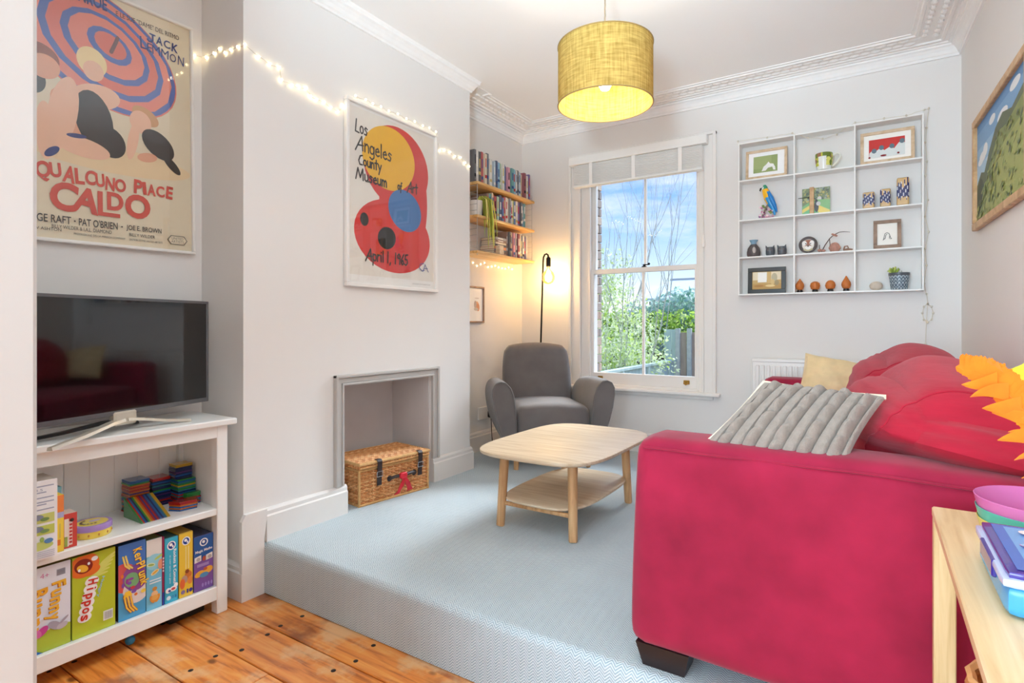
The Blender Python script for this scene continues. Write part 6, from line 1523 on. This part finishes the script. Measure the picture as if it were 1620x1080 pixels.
stack(['red', 'teal', 'dark blue', 'orange', 'blue', 'green', 'red', 'purple', 'blue', 'green', 'red', 'orange', 'purple', 'orange', 'red', 'orange', 'red', 'orange', 'green', 'blue', 'blue'], -2.545, 1.100, ZM, 'square', 'the blue topped stack behind the wedge', 'tiles in the blue topped stack')
stack(['dark blue', 'purple', 'dark blue', 'red', 'purple', 'dark blue', 'dark blue', 'purple', 'dark blue', 'blue', 'green', 'dark blue', 'dark blue', 'teal', 'dark blue', 'blue', 'dark blue', 'red', 'red'], -2.557, 1.190, ZM, 'square', 'the red topped middle stack', 'tiles in the red topped stack')
zt = stack(['red', 'blue', 'red', 'dark blue', 'red', 'teal', 'red', 'blue', 'dark blue', 'teal', 'green', 'teal', 'yellow', 'green', 'teal', 'blue', 'green'], -2.500, 1.264, ZM, 'square', 'the stack beside the bookcase side', 'tiles in the stack beside the bookcase side')
stack(['dark blue', 'dark blue', 'blue', 'dark blue', 'purple', 'dark blue', 'dark blue', 'dark blue', 'yellow', 'yellow'], -2.505, 1.258, zt, 'small', 'the yellow topped upper stack', 'tiles in the yellow topped stack')
stack(['blue', 'orange', 'blue', 'orange', 'red', 'red'], -2.395, 1.225, ZM, 'trapezoid', 'the low red stack at the shelf front', 'tiles in the low red stack')
stack(['blue', 'red', 'teal', 'blue', 'red', 'green', 'green', 'green'], -2.440, 1.272, ZM, 'triangle', 'the green topped low stack', 'tiles in the green topped stack')
for i, c in enumerate(['green', 'red', 'blue', 'dark blue', 'green', 'yellow', 'orange', 'red', 'purple', 'red', 'purple', 'blue', 'dark blue', 'blue', 'teal', 'yellow', 'yellow']):
    tile('wedge', c, f'{c} triangle tile, {ORD[i]} from the solid green end of the wedge', 'tiles standing in the wedge', Matrix.Translation((-2.497+rq.uniform(-.0008, .0008), 1.036+TH*(i+.5), ZM)))
# under the bookcase
solid('ball', MB().ball((-2.345, .995, ZL+.0165), .0165, 16, 12), mat('blue_ball', S(60, 150, 200), .4, var=.05), 'small blue ball on the boards under the bookcase', 'ball')
adp = MB().box(-2.44, -2.36, 1.14, 1.285, ZL+.0005, ZL+.05, b=.006); solid('power_adapter', adp, 'black_plastic', 'flat black box on the boards under the bookcase', 'adapter')

# ================================================================== BAMBOO TABLE AND WHAT STANDS ON IT
CO = (.295, .93, ZL); co = thing('console_table', 'narrow bamboo side table in front of the sofa arm', 'table', CO)
CZ0 = .597; cx0, cx1, cy0, cy1 = .100, .485, .42, 1.450
def cp(name, mb, m): return mb.build(name, m, co, off=CO)
cp('top', MB().box(cx0, cx1, cy0, cy1, CZ0-.020, CZ0, b=.003), 'bamboo')
for x in (cx0+.001, cx1-.037):
    for y in (cy0+.001, cy1-.037): cp('leg', MB().box(x, x+.036, y, y+.036, ZL, CZ0-.020, b=.002), 'bamboo_leg')
for x in (cx0+.006, cx1-.026): cp('side_rail', MB().box(x, x+.020, cy0+.037, cy1-.037, CZ0-.05, CZ0-.020, b=.002) if x > .2 else MB().box(x, x+.012, cy0+.037, cy1-.037, CZ0-.032, CZ0-.020, b=.002), 'bamboo')
for i in range(6): cp('shelf_slat', MB().box(cx0+.005+.063*i, cx0+.058+.063*i, cy0+.037, cy1-.037, .02, .036, b=.002), 'bamboo')
for y in (cy0+.037, cy1-.055): cp('cross_rail', MB().box(cx0+.036, cx1-.036, y, y+.018, .0, .02, b=.002), 'bamboo')
bt = thing('basket', 'small open wicker basket on the lower slats of the bamboo table', 'basket', (.225, 1.22, .036))
bm_ = MB(); rq = random.Random(17)
for i in range(26): z = .004+.0135*i; bm_.tube([((.088+.0015*math.cos(j*PI+i*PI))*math.cos(2*PI*j/28), (.088+.0015*math.cos(j*PI+i*PI))*math.sin(2*PI*j/28), z) for j in range(28)], .0072, 5, closed=True, col=rq.choice(WK))
o = bm_.build('woven_side', 'wicker', bt); o['kind'] = 'stuff'
MB().lathe([(0, .002), (.084, .002), (.084, .012), (0, .012)], n=28, col=S(170, 124, 76)).build('basket_floor', 'wicker', bt)
# nested bowls
for (zb, zr, r, m_, lab) in ((.0005, .0265, .0945, 'yellow_plastic', 'yellow plastic bowl, lowest of the nested bowls on the bamboo table'), (.0055, .0465, .0968, 'teal_plastic', 'teal plastic bowl nested between the yellow and the pink one'), (.0120, .0665, .0990, 'pink_plastic', 'pink plastic bowl on top of the nested bowls')):
    h = zr-zb; r0 = r-.235*h
    mb = MB().lathe([(0, 0), (r0-.004, 0), (r0, .002), (r-.0005, h-.002), (r, h), (r-.0012, h+.0006), (r-.0022, h-.002), (r0-.0022, .0034), (r0-.006, .0022), (0, .0022)], (.252, 1.328, CZ0+zb), 48)
    solid('bowl', mb, m_, lab, 'bowl', 'nested plastic bowls')
lb = thing('lunch_box', 'blue plastic lunch box with a purple picture lid on the bamboo table', 'box', (.218, 1.055, CZ0))
MB().rbox((.155, .225, .042), .012, 12, M=Matrix.Translation((0, 0, .0215))).build('tub', 'blue_plastic', lb)
mat('purple_lid', S(58, 44, 140), .2, spec=.6, coat=.4, var=.05); mat('clear_rim', S(186, 196, 226), .15, spec=.6, var=.02)
MB().rbox((.164, .234, .014), .006, 12, M=Matrix.Translation((0, 0, .0465))).build('lid_rim', 'clear_rim', lb)
MB().rbox((.150, .222, .012), .005, 12, M=Matrix.Translation((0, 0, .055))).build('lid', 'purple_lid', lb)
a = Art(); a.rect(-.064, -.10, .064, .10, S(70, 110, 190), 1); a.rect(-.050, -.088, .058, .092, S(110, 160, 214), 2)
rq = random.Random(19)
for i in range(34): a.ell(rq.uniform(-.045, .05), rq.uniform(-.08, .085), rq.uniform(.006, .020), rq.uniform(.004, .012), rq.choice([S(214, 60, 80), S(230, 180, 190), S(150, 190, 230), S(180, 120, 190), S(90, 150, 190), S(236, 226, 230)]), 3, rq.uniform(0, 3), 12)
a.mb((0, 0, .0612), (1, 0, 0), (0, 1, 0), (0, 0, 1)).build('lid_print', 'gloss_print', lb)
MB().box(-.083, -.076, -.05, .05, .028, .052, b=.002).build('clip', 'purple_lid', lb)
# feathers in an unseen vase, added to hold them
vf = thing('vase', 'assumed slim white vase holding coloured feathers at the end of the bamboo table', 'vase', (.36, 1.16, CZ0))
MB().lathe([(0, .0005), (.034, .0005), (.040, .01), (.042, .06), (.030, .11), (.024, .13), (.027, .142), (.024, .142), (.020, .128), (.026, .108), (.036, .06), (.034, .012), (0, .008)], n=28).build('body', 'white_gloss', vf)
def feather(name, label, spine_, wid, m_, seed, split=.5, nb=46):
    """spine_: rachis points from the foot to the tip"""
    rq = random.Random(seed); P = [Vector(p) for p in spine_]; t = thing(name, label, 'feather', P[0])
    def at(s):
        s = max(0, min(.9999, s))*(len(P)-1); i = int(s); f = s-i
        p0, p1, p2, p3 = P[max(0, i-1)], P[i], P[i+1], P[min(len(P)-1, i+2)]
        return .5*((2*p1)+(-p0+p2)*f+(2*p0-5*p1+4*p2-p3)*f*f+(-p0+3*p1-3*p2+p3)*f**3)
    o = P[0]
    MB().tube([at(i/24)-o for i in range(25)], [.0030*(1-.85*i/24) for i in range(25)], 6).build('rachis', m_, t)
    view = Vector((.10, -1, .15)).normalized(); mb = MB()
    for sgn in (-1, 1):
        for i in range(nb):
            s = .30+.70*i/nb; p = at(s)-o; d = (at(min(.999, s+.02))-at(s-.02)).normalized(); n_ = d.cross(view).normalized()*sgn
            clump = math.sin(s*38+sgn)*.5+.5; ln = wid(s, sgn)*(1-split*(.0+clump*.55)*(1.15-s))*rq.uniform(.92, 1.08)
            end = p+n_*ln+d*ln*((.75 if split > .2 else .35)+.25*clump)+Vector((0, 0, -.10*ln)); mid = p+n_*ln*.62+d*ln*.22+view*rq.uniform(-.003, .003); w0 = .0075*(1.0 if s < .9 else .7)
            vs = [p-d*w0, p+d*w0, mid+d*w0*1.2-view*-.001, mid-d*w0*1.1, end+d*.001, end-d*.001]
            vs = [v+view*rq.uniform(-.0012, .0012) for v in vs]
            mb.add(vs, [(0, 1, 2, 3), (3, 2, 4, 5)])
    ob = mb.build('vane', m_, t); ob['kind'] = 'stuff'
    return t
plume = feather('feather', 'large orange plume bending over the sofa cushion', [(.362, 1.160, .612), (.320, 1.165, .685), (.262, 1.175, .752), (.215, 1.190, .812), (.186, 1.20, .853), (.158, 1.205, .884), (.124, 1.205, .903)], lambda s, g: (.034 if g > 0 else .018)*min(1, (1.12-s)*3.0)**.6, 'orange_feather', 3, .08, 70)
lb_ = MB(); rq = random.Random(77); FO = Vector((.362, 1.160, .612))
for (bx_, bz_, tx, tz, wd_) in ((.168, .880, .122, .872, .015), (.182, .862, .132, .853, .015), (.198, .840, .147, .836, .017), (.210, .818, .160, .829, .014), (.222, .798, .166, .786, .017), (.232, .784, .180, .800, .010), (.244, .768, .186, .757, .014), (.252, .754, .204, .772, .008), (.262, .742, .196, .728, .012)):
    A_, B_ = Vector((bx_, 1.196, bz_)), Vector((tx, 1.19+rq.uniform(-.012, .006), tz)); md = A_.lerp(B_, .55)+Vector((0, -.006, rq.uniform(-.016, .020))); vs = []
    for j in range(9):
        t_ = j/8; q = A_*(1-t_)**2+md*2*t_*(1-t_)+B_*t_*t_; ww = wd_*(1-t_)**.8*(1 if j else 1)+.0005
        vs += [q+Vector((0, 0, ww)), q+Vector((0, -.002, 0)), q-Vector((0, 0, ww))]
    lb_.add([v-FO for v in vs], [f for j in range(8) for f in ((j*3, j*3+1, j*3+4, j*3+3), (j*3+1, j*3+2, j*3+5, j*3+4))])
o = lb_.build('barb_lobes', 'orange_feather', plume); o['kind'] = 'stuff'
feather('feather', 'short yellow green feather behind the orange plume', [(.362, 1.168, .612), (.335, 1.19, .76), (.275, 1.25, .835), (.232, 1.29, .872), (.205, 1.31, .885)], lambda s, g: .026*min(1, (1.04-s)*5)**.7, 'yellow_feather', 5, .1)
feather('feather', 'green feather behind the yellow one at the picture edge', [(.364, 1.155, .612), (.345, 1.19, .75), (.300, 1.26, .82), (.268, 1.30, .86)], lambda s, g: .026*min(1, (1.04-s)*5)**.7, 'green_feather', 7, .1)
